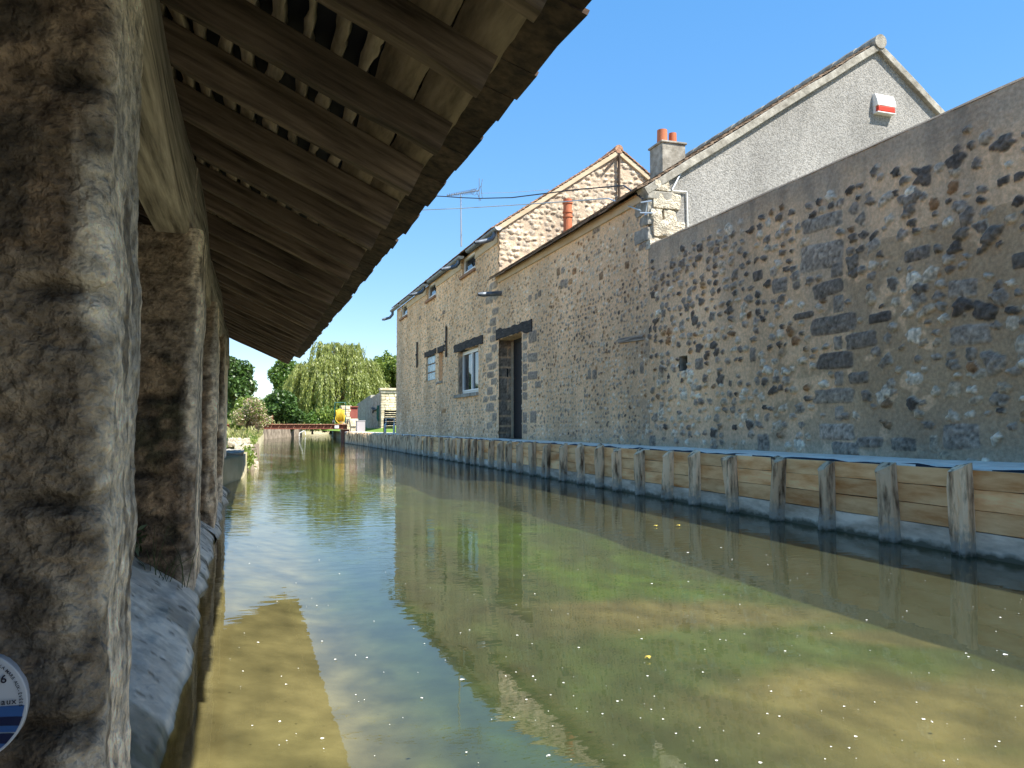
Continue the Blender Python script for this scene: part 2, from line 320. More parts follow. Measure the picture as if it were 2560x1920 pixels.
def rubble(name, S, Z, X0, parent, n, palette, holes=(), size=(.02, .05), seed=1, wall_blocks=(), tint=None, Y0=None, mortar=MORTAR, amp=.019):
    """relief of random rubble; S along the wall, Z up; on plane X=X0, or on Y=Y0 with S as X"""
    rr = random.Random(seed); z, s = np.meshgrid(Z, S, indexing='ij')
    base = fb2(s*1.3, z*1.3, 4, seed); fine = fb2(s*30, z*30, 4, seed+5)
    H = .010*(fb2(s*4, z*4, 3, seed+9)-.5)+.007*(fine-.5)
    C = np.broadcast_to(mortar, z.shape+(3,))*(.78+.22*base+.26*(fine-.5)+.12)[..., None]
    if tint: C = tint(s, z, C)
    dz = .062 if n == 0 else n
    for j, cz in enumerate(np.arange(Z[0]+.03, Z[-1]-.03, dz)):
        cs = S[0]+rr.random()*.1
        while cs < S[-1]:
            k, dens, big = palette(cs, cz, rr)
            if rr.random() < dens:
                a = rr.uniform(*size)*big; b = a*rr.uniform(.5, .95)
                zz = cz+rr.uniform(-.016, .016)
                if not any(abs(cs-q[0]) < q[2]+a*.8 and abs(zz-q[1]) < q[3]+b*.8 for q in wall_blocks):
                    stones(S, Z, H, C, cs, zz, a, b, rr.gauss(0, .3), rr.uniform(1.7, 3), amp*rr.uniform(.6, 1.5), k, .3, rim=(.6, .55, .47) if rr.random() < .22 else None)
                cs += a
            cs += rr.uniform(.035, .085)*(1+.4*(size[1] > .045))
    for q in wall_blocks:
        if S[0] < q[0] < S[-1]: stones(S, Z, H, C, q[0], q[1], q[2], q[3], rr.gauss(0, .03), 7, .012, q[4], .07, .07)
    keep = np.ones((len(Z)-1, len(S)-1), bool)
    sm = (S[1:]+S[:-1])/2; zm = (Z[1:]+Z[:-1])/2
    for (a0, a1, b0, b1) in holes: keep &= ~((sm[None, :] > a0) & (sm[None, :] < a1) & (zm[:, None] > b0) & (zm[:, None] < b1))
    P = np.stack([X0-H, s, z], -1) if Y0 is None else np.stack([s, Y0-H, z], -1)
    return grid(name, P, 'rubble', parent, C, keep, flip=(Y0 is None) is True)
def axis(a, b, f, extra=()):
    """grid lines from a to b with local spacing f(x), passing through every value in extra"""
    out = [a]
    while out[-1] < b: out.append(out[-1]+f(out[-1]))
    out[-1] = b; out = np.array(out)
    for e in extra:
        if a < e < b: out[np.argmin(abs(out-e))] = e
    return np.unique(out)

# ================================================================== SETTING
def bank_r(Y): return float(np.interp(Y, [-10, 3, 6.5, 12, 18, 27, 34.8, 36, 50, 65, 90], [3.6, 3.74, 3.86, 3.97, 4.06, 4.16, 4.05, 4.4, 5.3, 6.6, 9]))
def bank_l(Y): return float(np.interp(Y, [-10, 9, 11.5, 20, 46, 60, 90], [-.5, -.4, .0, .25, 1.02, 3.8, 6.5]))
ys = np.array([-12, -6, 0, 3, 6.5, 9, 9.2, 11.5, 12, 15, 18, 20, 24, 27, 30, 34.8, 36, 40, 46, 50, 55, 60, 65, 75])
P = np.array([[(bank_r(y)+.06, y, -.7) for y in ys], [(bank_r(y)+.06, y, .45) for y in ys], [(40, y, .45) for y in ys], [(500, y, .45) for y in ys]])
V = [tuple(p) for row in P for p in row]; n = len(ys); Fq = [(r*n+i, r*n+i+1, (r+1)*n+i+1, (r+1)*n+i) for r in range(3) for i in range(n-1)]
P2 = np.array([[(bank_l(y)-.5*(y < 9.1), y, -.7) for y in ys], [(bank_l(y)-.5*(y < 9.1), y, .30) for y in ys], [(-20, y, .36) for y in ys], [(-500, y, .4) for y in ys]])
k = len(V); V += [tuple(p) for row in P2 for p in row]; Fq += [(k+(r+1)*n+i, k+(r+1)*n+i+1, k+r*n+i+1, k+r*n+i) for r in range(3) for i in range(n-1)]
k = len(V); V += [(-500, 75, .38), (500, 75, .38), (500, 1500, 1), (-500, 1500, 1), (500, 75, -.8), (-500, 75, -.8)]; Fq += [(k, k+1, k+2, k+3), (k+5, k+4, k+1, k)]
tag(np_mesh('ground', V, Fq, 'ground', smooth=False), kind='structure')
# riverbed with sand banks and weed
S = axis(-1.3, 9.5, lambda x: .035 if x < 4.2 else .3); Yb = axis(-6, 76, lambda y: .05 if 0 < y < 9 else (.15 if 0 < y < 25 else 1.0))
s, yb = np.meshgrid(S, Yb)
weed = fb2(s*.55+yb*.30, yb*.42-s*.2, 4, 3)
sand = sstep(.55, .72, weed)*.3
for (px, py, ra, rb, an) in [(2330, 1720, 1.2, .33, .35), (1750, 1800, 1.3, .30, .3), (1650, 1500, 1.6, .22, .35), (2480, 1880, 1., .2, .35), (1250, 1520, 1.4, .25, .2), (2350, 1560, .9, .12, .6)]:
    c = onZ(px, py, -.2); u = (s-c[0])*math.cos(an)-(yb-c[1])*math.sin(an); v = (s-c[0])*math.sin(an)+(yb-c[1])*math.cos(an)
    d = np.sqrt((u/ra*1.6)**2+(v/rb/1.3)**2)*(.75+.5*fb2(s*3, yb*3, 3, 8)); sand = np.maximum(sand, 1-sstep(.6, 1.35, d))
sand = sand*sstep(.8, 1.8, s)
sand = np.where(True, sand, 0)
Cb = mixc(np.broadcast_to(np.array((.095, .13, .045)), s.shape+(3,)), (.27, .205, .11), sand)
Cb = mixc(Cb, (.12, .22, .015), sstep(.5, .7, fb2(s*2.2, yb*.8, 3, 12))*(1-sand)*.6)
Cb = mixc(Cb, (.255, .195, .125), (1-sstep(.25, .8, s))*.9)
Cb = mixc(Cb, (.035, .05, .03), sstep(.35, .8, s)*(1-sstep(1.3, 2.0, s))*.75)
Cb = Cb*(.35+1.3*fb2(s*9, yb*6, 5, 21))[..., None]*(.7+.6*fb2(s*2.2, yb*1.7, 3, 27))[..., None]
Cb = mixc(Cb, (.055, .06, .03), sstep(2.4, 3.2, s+.4*(fb2(s, yb, 3, 91)-.5))*.6)  # bed colour darkened towards the right bank to blend the wall's shadow edge
Zb = -.29+.05*fb2(s*1.2, yb*1.2, 3, 30)+.13*(1-sstep(-.3, .5, s))
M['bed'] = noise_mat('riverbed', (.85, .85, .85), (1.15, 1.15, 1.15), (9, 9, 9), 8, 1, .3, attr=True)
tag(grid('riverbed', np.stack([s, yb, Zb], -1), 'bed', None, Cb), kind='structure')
# water
m = bpy.data.materials.new('water'); m.use_nodes = True; m.node_tree.nodes.clear(); M['water'] = m
tc = N(m, 'ShaderNodeTexCoord')
def wn(scale, det, loc=0):
    mp = N(m, 'ShaderNodeMapping'); mp.inputs['Scale'].default_value = scale; mp.inputs['Location'].default_value = (loc, loc, 0); L(m, tc.outputs['Object'], mp.inputs[0])
    z = N(m, 'ShaderNodeTexNoise'); z.inputs['Scale'].default_value = 1; z.inputs['Detail'].default_value = det; L(m, mp.outputs[0], z.inputs['Vector']); return z.outputs[0]
sx = N(m, 'ShaderNodeSeparateXYZ'); L(m, tc.outputs['Object'], sx.inputs[0])
amp = N(m, 'ShaderNodeMapRange'); amp.inputs[1].default_value = 2.2; amp.inputs[2].default_value = 8; amp.inputs[3].default_value = .06; amp.inputs[4].default_value = .6; L(m, sx.outputs[1], amp.inputs[0])
b1 = N(m, 'ShaderNodeBump'); b1.inputs['Distance'].default_value = .0045; L(m, wn((5, 11, 1), 2), b1.inputs['Height']); L(m, amp.outputs[0], b1.inputs['Strength'])
pat = N(m, 'ShaderNodeMapRange'); pat.inputs[1].default_value = .48; pat.inputs[2].default_value = .68; L(m, wn((.8, .45, 1), 2, 5), pat.inputs[0])
b2 = N(m, 'ShaderNodeBump'); b2.inputs['Distance'].default_value = .0028; L(m, wn((9, 26, 1), 2, 9), b2.inputs['Height']); pf = N(m, 'ShaderNodeMath', operation='MULTIPLY'); pa = N(m, 'ShaderNodeMapRange'); pa.inputs[1].default_value = 3; pa.inputs[2].default_value = 6; pa.inputs[3].default_value = .12; L(m, sx.outputs[1], pa.inputs[0]); L(m, pat.outputs[0], pf.inputs[0]); L(m, pa.outputs[0], pf.inputs[1]); L(m, pf.outputs[0], b2.inputs['Strength']); L(m, b1.outputs[0], b2.inputs['Normal'])
b3 = N(m, 'ShaderNodeBump'); b3.inputs['Distance'].default_value = .0011; b3.inputs['Strength'].default_value = .35; L(m, wn((4, 7, 1), 2, 3), b3.inputs['Height']); L(m, b2.outputs[0], b3.inputs['Normal'])
fr = N(m, 'ShaderNodeFresnel'); fr.inputs['IOR'].default_value = 1.48; L(m, b3.outputs[0], fr.inputs['Normal'])
gl = N(m, 'ShaderNodeBsdfGlossy'); gl.inputs['Roughness'].default_value = .012; L(m, b3.outputs[0], gl.inputs['Normal'])
tr = N(m, 'ShaderNodeBsdfTransparent'); tr.inputs[0].default_value = (.82, .86, .70, 1)
silt = N(m, 'ShaderNodeBsdfDiffuse'); silt.inputs[0].default_value = (.135, .145, .08, 1)
m1 = N(m, 'ShaderNodeMixShader')
sm = N(m, 'ShaderNodeMapRange'); sm.inputs[1].default_value = .2; sm.inputs[2].default_value = 2.2; sm.inputs[3].default_value = .10; sm.inputs[4].default_value = .30; L(m, sx.outputs[0], sm.inputs[0])
L(m, sm.outputs[0], m1.inputs[0]); L(m, tr.outputs[0], m1.inputs[1]); L(m, silt.outputs[0], m1.inputs[2])
m2 = N(m, 'ShaderNodeMixShader'); L(m, fr.outputs[0], m2.inputs[0]); L(m, m1.outputs[0], m2.inputs[1]); L(m, gl.outputs[0], m2.inputs[2])
o = N(m, 'ShaderNodeOutputMaterial'); L(m, m2.outputs[0], o.inputs[0])
wv = [(x, y, 0) for y in (-6, 5, 20, 45, 76) for x in (-1.2, 9.4)]
tag(np_mesh('water', wv, [(2*i, 2*i+1, 2*i+3, 2*i+2) for i in range(4)], 'water', smooth=False), kind='structure')
# ledge behind the timber bank
Yl = np.concatenate([np.arange(-4, 12, .12), np.arange(12, 36, .3)])
rows = []
for t, z in ((0, .40), (.0, .474), (.25, .48), (.6, .476), (1, .485)):
    rows.append([(bank_r(y)+.045+.012*math.sin(y*3.1)+.01*math.sin(y*11)+t*(XW+.05-bank_r(y)-.045), y, z+.004*math.sin(y*5+t*9)) for y in Yl])
tag(grid('bank_ledge', np.array(rows), 'ledge', flip=True), kind='structure')
MB().add([(4.3, 24, .478), (9, 24, .478), (9, 34, .478), (4.3, 34, .478)], [(0, 1, 2, 3)]).build('patio', 'gravel')['kind'] = 'structure'
gx, gy = np.meshgrid(np.linspace(4.6, 12, 30), np.linspace(27.5, 60, 50))
gz = .46+.26*sstep(27.5, 33, gy)*sstep(4.6, 6.2, gx)
tag(grid('lawn', np.stack([gx, gy, gz], -1), 'grass'), kind='structure')

# ================================================================== GARDEN WALL
def gw_pal(s, z, r):
    big = 1.0+(.55 if s < 5.2 else .25)*(r.random() < .4)
    up = z > 1.75
    if up: k = r.choices([DARK, GREY, LIGHT, BROWN], [.58, .26, .12, .04])[0]
    elif z > 1.3: k = r.choices([DARK, GREY, LIGHT, BROWN], [.30, .27, .36, .07])[0]
    else: k = r.choices([DARK, GREY, LIGHT, BROWN], [.16, .30, .48, .06])[0]
    d = .62 if z < 2.5 else (.16 if z < 2.62 else 0)
    if up: d = min(d, .66)
    if z < .62: d *= .4
    return random.choice(k), d*(1.0 if s < 5.2 else 1.1), big
def gw_tint(s, z, C):
    nz = fb2(s*2.5, z*2.5, 5, 40)
    damp = sstep(-.15, .05, (5.35-s)*.6+(nz-.5)*1.3-(z-1.25)*.75)*sstep(2.2, 1.9, z)
    damp = np.where(damp > .5, 1., damp*.3)*sstep(.44, .5, fb2(s*5, z*6, 3, 44)+.15*(4.6-s)+.1)
    C = mixc(C, (.46, .345, .23), damp*.8)
    top = sstep(2.42, 2.72, z+.25*(nz-.5)); C = mixc(C, (.34, .295, .25), top*.75)
    streak = sstep(.5, .75, fb2(s*9, z*1.2, 3, 41))*sstep(1.9, 2.6, z); C = mixc(C, (.20, .18, .16), streak*.45)
    foot = sstep(1.0, .5, z+.35*(nz-.5)); C = mixc(C, (.36, .32, .28), foot*.3)
    ht = sstep(.62, .48, z); C = mixc(C, (.55, .48, .40), ht*.5)
    soot = sstep(.52, .7, fb2(s*1.7, z*1.7, 4, 47))*sstep(1.2, 1.9, z); C = mixc(C, (.46, .39, .32), soot*.45)
    return C
gw = thing('garden_wall', (XW+.2, 4, .45), 'tall weathered rubble garden wall at the right with big dark squared blocks', 'wall')
S = axis(-3, 8.05, lambda y: .0085 if 3.0 < y < 5 else (.0115 if y >= 5 else .05)); Z = axis(.44, 2.76, lambda z: .0078)
nich = (wy(1719, 905), wy(1698, 905), wz(1708, 926), wz(1708, 890))
rubble('wall_face', S, Z, XW, gw, .078, gw_pal, seed=11, size=(.024, .052), wall_blocks=blk, tint=gw_tint, holes=[nich] if nich[0] < 8 else [])
# rounded top and back
Sy = np.linspace(-3, 8.049, 186); rows = []
for a, (dx, dz) in enumerate([(.0, 0), (.03, .022), (.09, .04), (.2, .045), (.33, .02), (.36, -.4), (.36, -2.4)]):
    rows.append([(XW+dx-.004, y, 2.76+dz+.012*float(vn2(np.array(y*3.), np.array(a*.7)))*(a > 0 and a < 5)) for y in Sy])
rows = np.array(rows); Cc = np.broadcast_to(np.array((.15, .14, .125)), rows.shape)*(.6+.8*fb2(rows[..., 1]*9, rows[..., 0]*9, 3)[..., None])
grid('wall_top', rows, 'rubble', gw, Cc, flip=True)

# ================================================================== HOUSES
def tile_roof(name, o0, along, up, nx, nu, m, parent, tw=.17, ex=.105, th=.014, seed=0, step=.012):
    """overlapping rows of plain tiles: o0 eave corner, along/up unit vectors"""
    r = random.Random(seed); a = Vector(along).normalized(); u = Vector(up).normalized(); nrm = a.cross(u).normalized()
    if nrm.z < 0: nrm = -nrm
    mb = MB()
    for j in range(nu):
        off = (j % 2)*tw*.5
        for i in range(nx):
            x = i*tw+off*(0 < i)-(0); l = ex*1.45
            c = Vector(o0)+a*(x+tw/2)+u*(j*ex+l/2+r.uniform(-.008, .008))+nrm*(th+r.uniform(0, .005))
            t = (u+nrm*(-step/ex*1.0)).normalized(); rr = r.gauss(0, .02)
            mb.obox(c, (a+u*rr)*(tw*.49), t*l/2, nrm*th*.5)
    return mb.build(name, m, parent)
def house_body(parent, Y0, Y1, x0, x1, ez, apex, eh2, m):
    MB().prism([(x0, Y0, .4), (x1, Y0, .4), (x1, Y0, eh2), (apex[0], Y0, apex[1]), (x0, Y0, ez)], (0, Y1-Y0, 0)).build('shell', m, parent)
def verge(parent, pts, Y, h, proud, m='concrete'):
    for i in range(len(pts)-1):
        a = Vector((pts[i][0], Y-proud, pts[i][1])); b = Vector((pts[i+1][0], Y-proud, pts[i+1][1]))
        d = (b-a).normalized(); nrm = Vector((-d.z, 0, d.x)); nrm = nrm if nrm.z > 0 else -nrm
        nn = max(2, int((b-a).length/.25)); vs = []
        mb = MB(); rr = random.Random(i+int(Y*10))
        for k in range(nn+1):
            p = a+(b-a)*k/nn; j = rr.uniform(-.006, .006)
            for (q, yy) in ((-h+j*.5, 0), (j, 0), (j, proud+.12), (-h, proud+.12)): vs.append(p+nrm*q+Vector((0, yy, 0)))
        fs = [(4*k+e, 4*k+(e+1) % 4, 4*k+4+(e+1) % 4, 4*k+4+e) for k in range(nn) for e in range(4)]+[(0, 1, 2, 3), (4*nn+3, 4*nn+2, 4*nn+1, 4*nn)]
        mb.add(vs, fs).build('verge', m, parent, bevel=.008)
def opening(parent, y0, y1, z0, z1, d, name='reveal', C=None, m='rubble'):
    """the four sides and back of a recess in the X=XW front"""
    x0, x1 = XW+.004, XW+d
    def side(p00, p10, p11, p01, n1=14, n2=20):
        u, v = np.meshgrid(np.linspace(0, 1, n1), np.linspace(0, 1, n2)); p = [np.array(q) for q in (p00, p10, p11, p01)]
        return (p[0]*(1-u[..., None])+p[1]*u[..., None])*(1-v[..., None])+(p[3]*(1-u[..., None])+p[2]*u[..., None])*v[..., None]
    V = []; Fq = []; Cc = []
    for q in [((x0, y1, z0), (x1, y1, z0), (x1, y1, z1), (x0, y1, z1)), ((x0, y0, z0), (x1, y0, z0), (x1, y0, z1), (x0, y0, z1)),
              ((x0, y0, z1), (x1, y0, z1), (x1, y1, z1), (x0, y1, z1)), ((x0, y0, z0), (x1, y0, z0), (x1, y1, z0), (x0, y1, z0)), ((x1, y0, z0), (x1, y1, z0), (x1, y1, z1), (x1, y0, z1))]:
        n1, n2 = (24, 60) if z1-z0 > 1 else (12, 14)
        g = side(*q, n1, n2); ax = g[..., 0]*1+g[..., 1]; c = np.broadcast_to(MORTAR*.9, g.shape).copy()
        if C is not None:
            S_ = np.linspace(x0, x1, n1)
            if abs(q[0][1]-q[1][1]) < 1e-6 and abs(q[0][2]-q[3][2]) > .1:
                H = np.zeros((n2, n1)); Z_ = np.linspace(z0, z1, n2); zz = z0; r = random.Random(int(y0*7))
                while zz < z1-.05:
                    h = r.uniform(.1, .2); sp_ = r.choice([1, 1, .6]); w_ = (x1-x0)
                    stones(S_, Z_, H, c, x0+w_*sp_/2, zz+h/2, w_*sp_/2*.97, h/2*.9, 0, 8, .01, r.choice([D4, G1, D3, D4]), .06, .07)
                    if sp_ < 1: stones(S_, Z_, H, c, x0+w_*.8, zz+h/2, w_*.17, h/2*.85, 0, 6, .01, r.choice([G1, G2, LIGHT[3]]), .06, .07)
                    zz += h
                g = g.copy(); g[..., 1] += H*(-1 if q[0][1] == y1 else 1)
        k = len(V); V += list(g.reshape(-1, 3)); Cc += list(c.reshape(-1, 3)*(.8+.4*rng.random((n1*n2, 1))))
        idx = np.arange(n1*n2).reshape(n2, n1)+k; Fq += list(np.stack([idx[:-1, :-1], idx[:-1, 1:], idx[1:, 1:], idx[1:, :-1]], -1).reshape(-1, 4))
    return np_mesh(name, V, Fq, m, parent, np.array(Cc))
def lintel(parent, y0, y1, z0, z1, sag=0, seed=0, proud=.015, depth=.2, m='lintel'):
    r = random.Random(seed); n_ = 16; vs = []
    for i in range(n_+1):
        t = i/n_; y = y0+(y1-y0)*t; a = r.uniform(-.012, .012)+(-.05 if sag and t < .25 else 0)*sag; b = r.uniform(-.012, .012)+(sag*.045*(t > .82))
        for (x, z) in ((XW-proud-r.uniform(0, .008), z0+a), (XW-proud-r.uniform(0, .008), z1+b), (XW+depth, z1), (XW+depth, z0)): vs.append((x, y, z))
    fs = [(4*k+e, 4*k+(e+1) % 4, 4*k+4+(e+1) % 4, 4*k+4+e) for k in range(n_) for e in range(4)]+[(0, 1, 2, 3), (4*n_+3, 4*n_+2, 4*n_+1, 4*n_)]
    return MB().add(vs, fs).build('lintel', m, parent)
def casement(parent, y0, y1, z0, z1, x, name='window', leaves=2, fw=.035):
    mb = MB(); cells = []
    mb.box(x-.03, x+.03, y0, y1, z0, z0+fw).box(x-.03, x+.03, y0, y1, z1-fw, z1).box(x-.03, x+.03, y0, y0+fw, z0+fw, z1-fw).box(x-.03, x+.03, y1-fw, y1, z0+fw, z1-fw)
    w_ = (y1-y0-2*fw)/leaves
    for i in range(leaves):
        a, b = y0+fw+i*w_, y0+fw+(i+1)*w_; g = fw*.9
        mb.box(x-.045, x+.02, a+.003, a+g, z0+fw+.003, z1-fw-.003).box(x-.045, x+.02, b-g, b-.003, z0+fw+.003, z1-fw-.003).box(x-.045, x+.02, a+g, b-g, z0+fw+.003, z0+fw+g).box(x-.045, x+.02, a+g, b-g, z1-fw-g, z1-fw-.003)
        cells.append((a+g, b-g, z0+fw+g, z1-fw-g))
    f = mb.build(name, 'white', parent)
    for c in cells: MB().box(x-.012, x-.004, c[0]-.003, c[1]+.003, c[2]-.003, c[3]+.003).build('pane', 'glass', f)
    return f

# ---- roughcast-gabled house, Y 8.05 .. 13.75
HG = 8.05; HJ = 13.72; SL = .655; SLR = .74; AX, AZ = 7.69, 5.66; EZ = AZ-SL*(AX-XW); XR = 10.9
hs = thing('roughcast_house', (6, 10, .45), 'house with a grey roughcast gable, long flint front and dark door beside the canal', 'house')
dn, df = wy(1305, 1000), wy(1243, 1000); DZ1 = wz(1290, 835)
def mid_pal(s, z, r):
    if z > 2.5: k = r.choices([LIGHT, GREY, BROWN, DARK], [.60, .18, .17, .05])[0]
    elif z > 1.55: k = r.choices([DARK, GREY, BROWN, LIGHT], [.22, .36, .12, .30])[0]
    elif z > .95: k = r.choices([LIGHT, GREY, DARK, BROWN], [.62, .22, .07, .09])[0]
    else: k = r.choices([LIGHT, GREY, DARK], [.5, .38, .12])[0]
    return random.choice(k), (.70 if z < 3.15 else .3), 1
def mid_tint(s, z, C):
    nz = fb2(s*1.5, z*2.5, 4, 50)
    C = mixc(C, (.36, .33, .28), sstep(1.0, .45, z+.5*(nz-.5))*.35)
    C = mixc(C, (.68, .53, .38), sstep(2.3, 3.2, z)*.5)
    return mixc(C, (.36, .31, .26), sstep(.5, .7, nz)*sstep(8.8, 8.0, s)*.6)
S = axis(HG, HJ, lambda y: .016+.0012*(y-8), (dn, df)); Z = axis(.44, EZ-.03, lambda z: .0115, (DZ1,))
rubble('front_wall', S, Z, XW, hs, .058, mid_pal, seed=22, size=(.017, .036), wall_blocks=blk, tint=mid_tint, holes=[(dn, df, .3, DZ1)], amp=.011)
dep = onY(1286, 1000, df)[0]-XW
opening(hs, dn, df, .46, DZ1, dep, 'door_reveal', C=1)
dr = MB().box(XW+dep-.05, XW+dep-.01, dn+.02, df-.12, .49, DZ1-.02)
for i in range(9): dr.box(XW+dep-.058, XW+dep-.05, dn+.03, df-.13, .52+i*.21, .52+i*.21+.195)
dd = dr.build('door', 'dark', hs)
MB().box(XW+dep-.07, XW+dep-.011, df-.10, df-.01, .49, DZ1-.02).build('door_frame', 'cream', hs)
lm = lintel(hs, wy(1331, 790), wy(1242, 825), DZ1+.005, DZ1+.155, sag=1, seed=3, depth=dep-.02)
MB().tube([(XW+dep*.55, df-.02, 1.75), (XW+dep*.55, df-.05, 1.75), (XW+dep*.55, df-.05, 1.60)], .012).build('door_hook', 'black', hs)
# gable
GP = [(XW+.02, .4), (XR, .4), (XR, AZ-SLR*(XR-AX)-.05), (AX, AZ-.06), (XW+.02, EZ-.04)]
MB().prism([(x, HG, z) for x, z in GP], (0, .2, 0)).build('gable_wall', 'roughcast', hs)
house_body(hs, HG+.21, HJ, XW+.32, XR-.02, EZ-.1, (AX, AZ-.1), AZ-SLR*(XR-AX)-.1, 'roughcast')
verge(hs, [(4.27, AZ-SL*(AX-4.27)+.0), (AX, AZ)], HG, .09, .06); verge(hs, [(AX, AZ), (XR+.15, AZ-SLR*(XR+.15-AX))], HG, .09, .06)
MB().box(XW-.03, XW+.3, HG-.055, HG+.12, EZ-.17, EZ-.075).build('verge_corbel', 'concrete', hs, bevel=.01)
upL = Vector((1, 0, SL)).normalized(); upR = Vector((-1, 0, SLR)).normalized()
tile_roof('roof', (4.22, HG-.02, AZ-SL*(AX-4.22)+.005), (0, 1, 0), upL, int((HJ-HG)/.17)+1, 38, 'tileold', hs, seed=1)
tile_roof('roof', (XR+.15, HG-.02, AZ-SLR*(XR+.15-AX)+.005), (0, 1, 0), upR, int((HJ-HG)/.17)+1, 38, 'tileold', hs, seed=2)
mb = MB()
for i in range(14):
    y = HG-.08+i*.4; mb.tube([(AX, y, AZ-.005), (AX, y+.2, AZ+.005), (AX, y+.42, AZ-.005)], [.092, .086, .08], 14)
mb.build('ridge_tiles', 'concrete', hs)
# the bent-up, uneven slab edge along the eave
mb = MB(); r = random.Random(5); y = HG+.0
while y < HJ+.05:
    l = r.uniform(.18, .34); up_ = .03*math.exp(-(y-HG)/.5)
    mb.obox((XW-.06+r.uniform(-.008, .01), y+l/2, EZ-.035+up_+r.uniform(-.006, .006)), (.085, 0, .05), (0, l*.49, 0), (-.002, 0, .011)); y += l
mb.build('eave_tiles', 'tileold', hs)
MB().box(XW-.028, XW+.1, HG+.02, HJ-.003, EZ-.165, EZ-.068).build('cornice', 'cream', hs, bevel=.006)
ch = MB().box(5.36, 5.72, 9.5, 9.86, 4.0, 4.59).box(5.34, 5.74, 9.48, 9.88, 4.59, 4.62).build('chimney', 'concrete', hs, bevel=.008)
for (x, rr_, h) in ((5.45, .072, .2), (5.615, .055, .175)):
    n_ = 16; mb = MB(); mb.tube([(x, 9.66, 4.62), (x, 9.66, 4.62+h*.5), (x, 9.66, 4.62+h)], [rr_*1.03, rr_, rr_*.97], n_, cap=False).tube([(x, 9.66, 4.62+h), (x, 9.66, 4.65)], [rr_*.97, rr_*.75], n_, cap=False)
    mb.build('chimney_pot', 'terra', ch, smooth=True)
fx = onY(1419, 520, 12.5); mb = MB()
mb.tube([(fx[0], 12.5, 3.9), (fx[0], 12.5, 4.60)], .075, 16).tube([(fx[0], 12.5, 4.52), (fx[0], 12.5, 4.55)], .088, 16).tube([(fx[0], 12.5, 4.36), (fx[0], 12.5, 4.39)], .088, 16).tube([(fx[0], 12.5, 4.28), (fx[0], 12.5, 4.31)], .088, 16)
mb.build('flue_pipe', 'terra', hs, smooth=False)
# rough quoins at the gable corner
def rough_stone(name, x0, x1, z0, z1, y0, y1, m, parent, seed=0, n1=14):
    u = np.linspace(-1, 1, n1); V = []; Fq = []
    for ax in range(3):
        for sg in (-1, 1):
            a, b = np.meshgrid(u, u); c = np.full_like(a, sg)
            g = [a, b, b]; p = np.empty(a.shape+(3,)); p[..., ax] = c; p[..., (ax+1) % 3] = a; p[..., (ax+2) % 3] = b
            k = len(V); idx = np.arange(n1*n1).reshape(n1, n1)+k; V += list(p.reshape(-1, 3)); q = np.stack([idx[:-1, :-1], idx[:-1, 1:], idx[1:, 1:], idx[1:, :-1]], -1).reshape(-1, 4)
            Fq += list(q if sg > 0 else q[:, ::-1])
    V = np.array(V); rad = np.linalg.norm(V, axis=1, keepdims=True); V = V*(1-(.12 if n1 < 20 else .03)*(rad-1))
    sc_ = np.array([(x1-x0)/2, (y1-y0)/2, (z1-z0)/2]); W = V*sc_+np.array([(x0+x1)/2, (y0+y1)/2, (z0+z1)/2])
    nz = fb3(W[:, 0]*14+seed, W[:, 1]*14, W[:, 2]*14, 4)-.5
    W = W+V*nz[:, None]*min(sc_)*(.7 if n1 < 20 else .15)
    o = np_mesh(name, W, Fq, m, parent); return o
for i, (a, b, c, d) in enumerate([(1628, 490, 1698, 520), (1622, 527, 1650, 550), (1655, 528, 1686, 554), (1626, 558, 1712, 592), (1620, 598, 1650, 622), (1632, 455, 1668, 478)]):
    p = onY(a, d, HG); q = onY(c, b, HG); rough_stone('quoin_stone', p[0], q[0], p[2], q[2], HG-.05-.01*(i % 2), HG+.08, 'stonelight', hs, i*3.3)
for (a, b, c, d) in [(1590, 490, 1624, 530), (1602, 535, 1624, 560), (1590, 565, 1624, 600)]:
    yy = (wy(c, b), wy(a, b)); zz = (wz(c, d), wz(c, b)); rough_stone('quoin_stone', XW-.022, XW+.1, zz[0], zz[1], yy[0]+.0, yy[1], 'pier_plain' if 0 else 'concrete', hs, a)
# conduit and bracket
cA, cB, cC = onY(1640, 474, HG-.02), onY(1717, 480, HG-.02), onY(1722, 575, HG-.02)
MB().tube([cA, (cB[0]-.02, cB[1], cB[2]), cB, (cB[0], cB[1], cB[2]-.02), (cB[0]+.01, cB[1], 2.75)], .010, 8).build('cable_conduit', 'zinc_light', hs)
a1, a2 = onY(1702, 432, HG-.02), onY(1680, 475, HG-.05)
MB().tube([a1, a2], .011, 8).build('conduit_stub', 'steel', hs)
bk = MB().box(XW-.015, XW+.02, HG-.012, HG+.06, 3.08, 3.28).obox((XW-.05, HG-.05, 3.26), (.06, -.02, .01), (.003, .006, 0), (0, 0, .007)).obox((XW-.05, HG-.05, 3.13), (.07, -.02, 0), (.003, .006, 0), (0, 0, .007)).obox((XW-.03, HG-.03, 3.2), (.01, -.01, .07), (.008, .008, 0), (.004, 0, .0))
bk.build('cable_bracket', 'steel', hs)

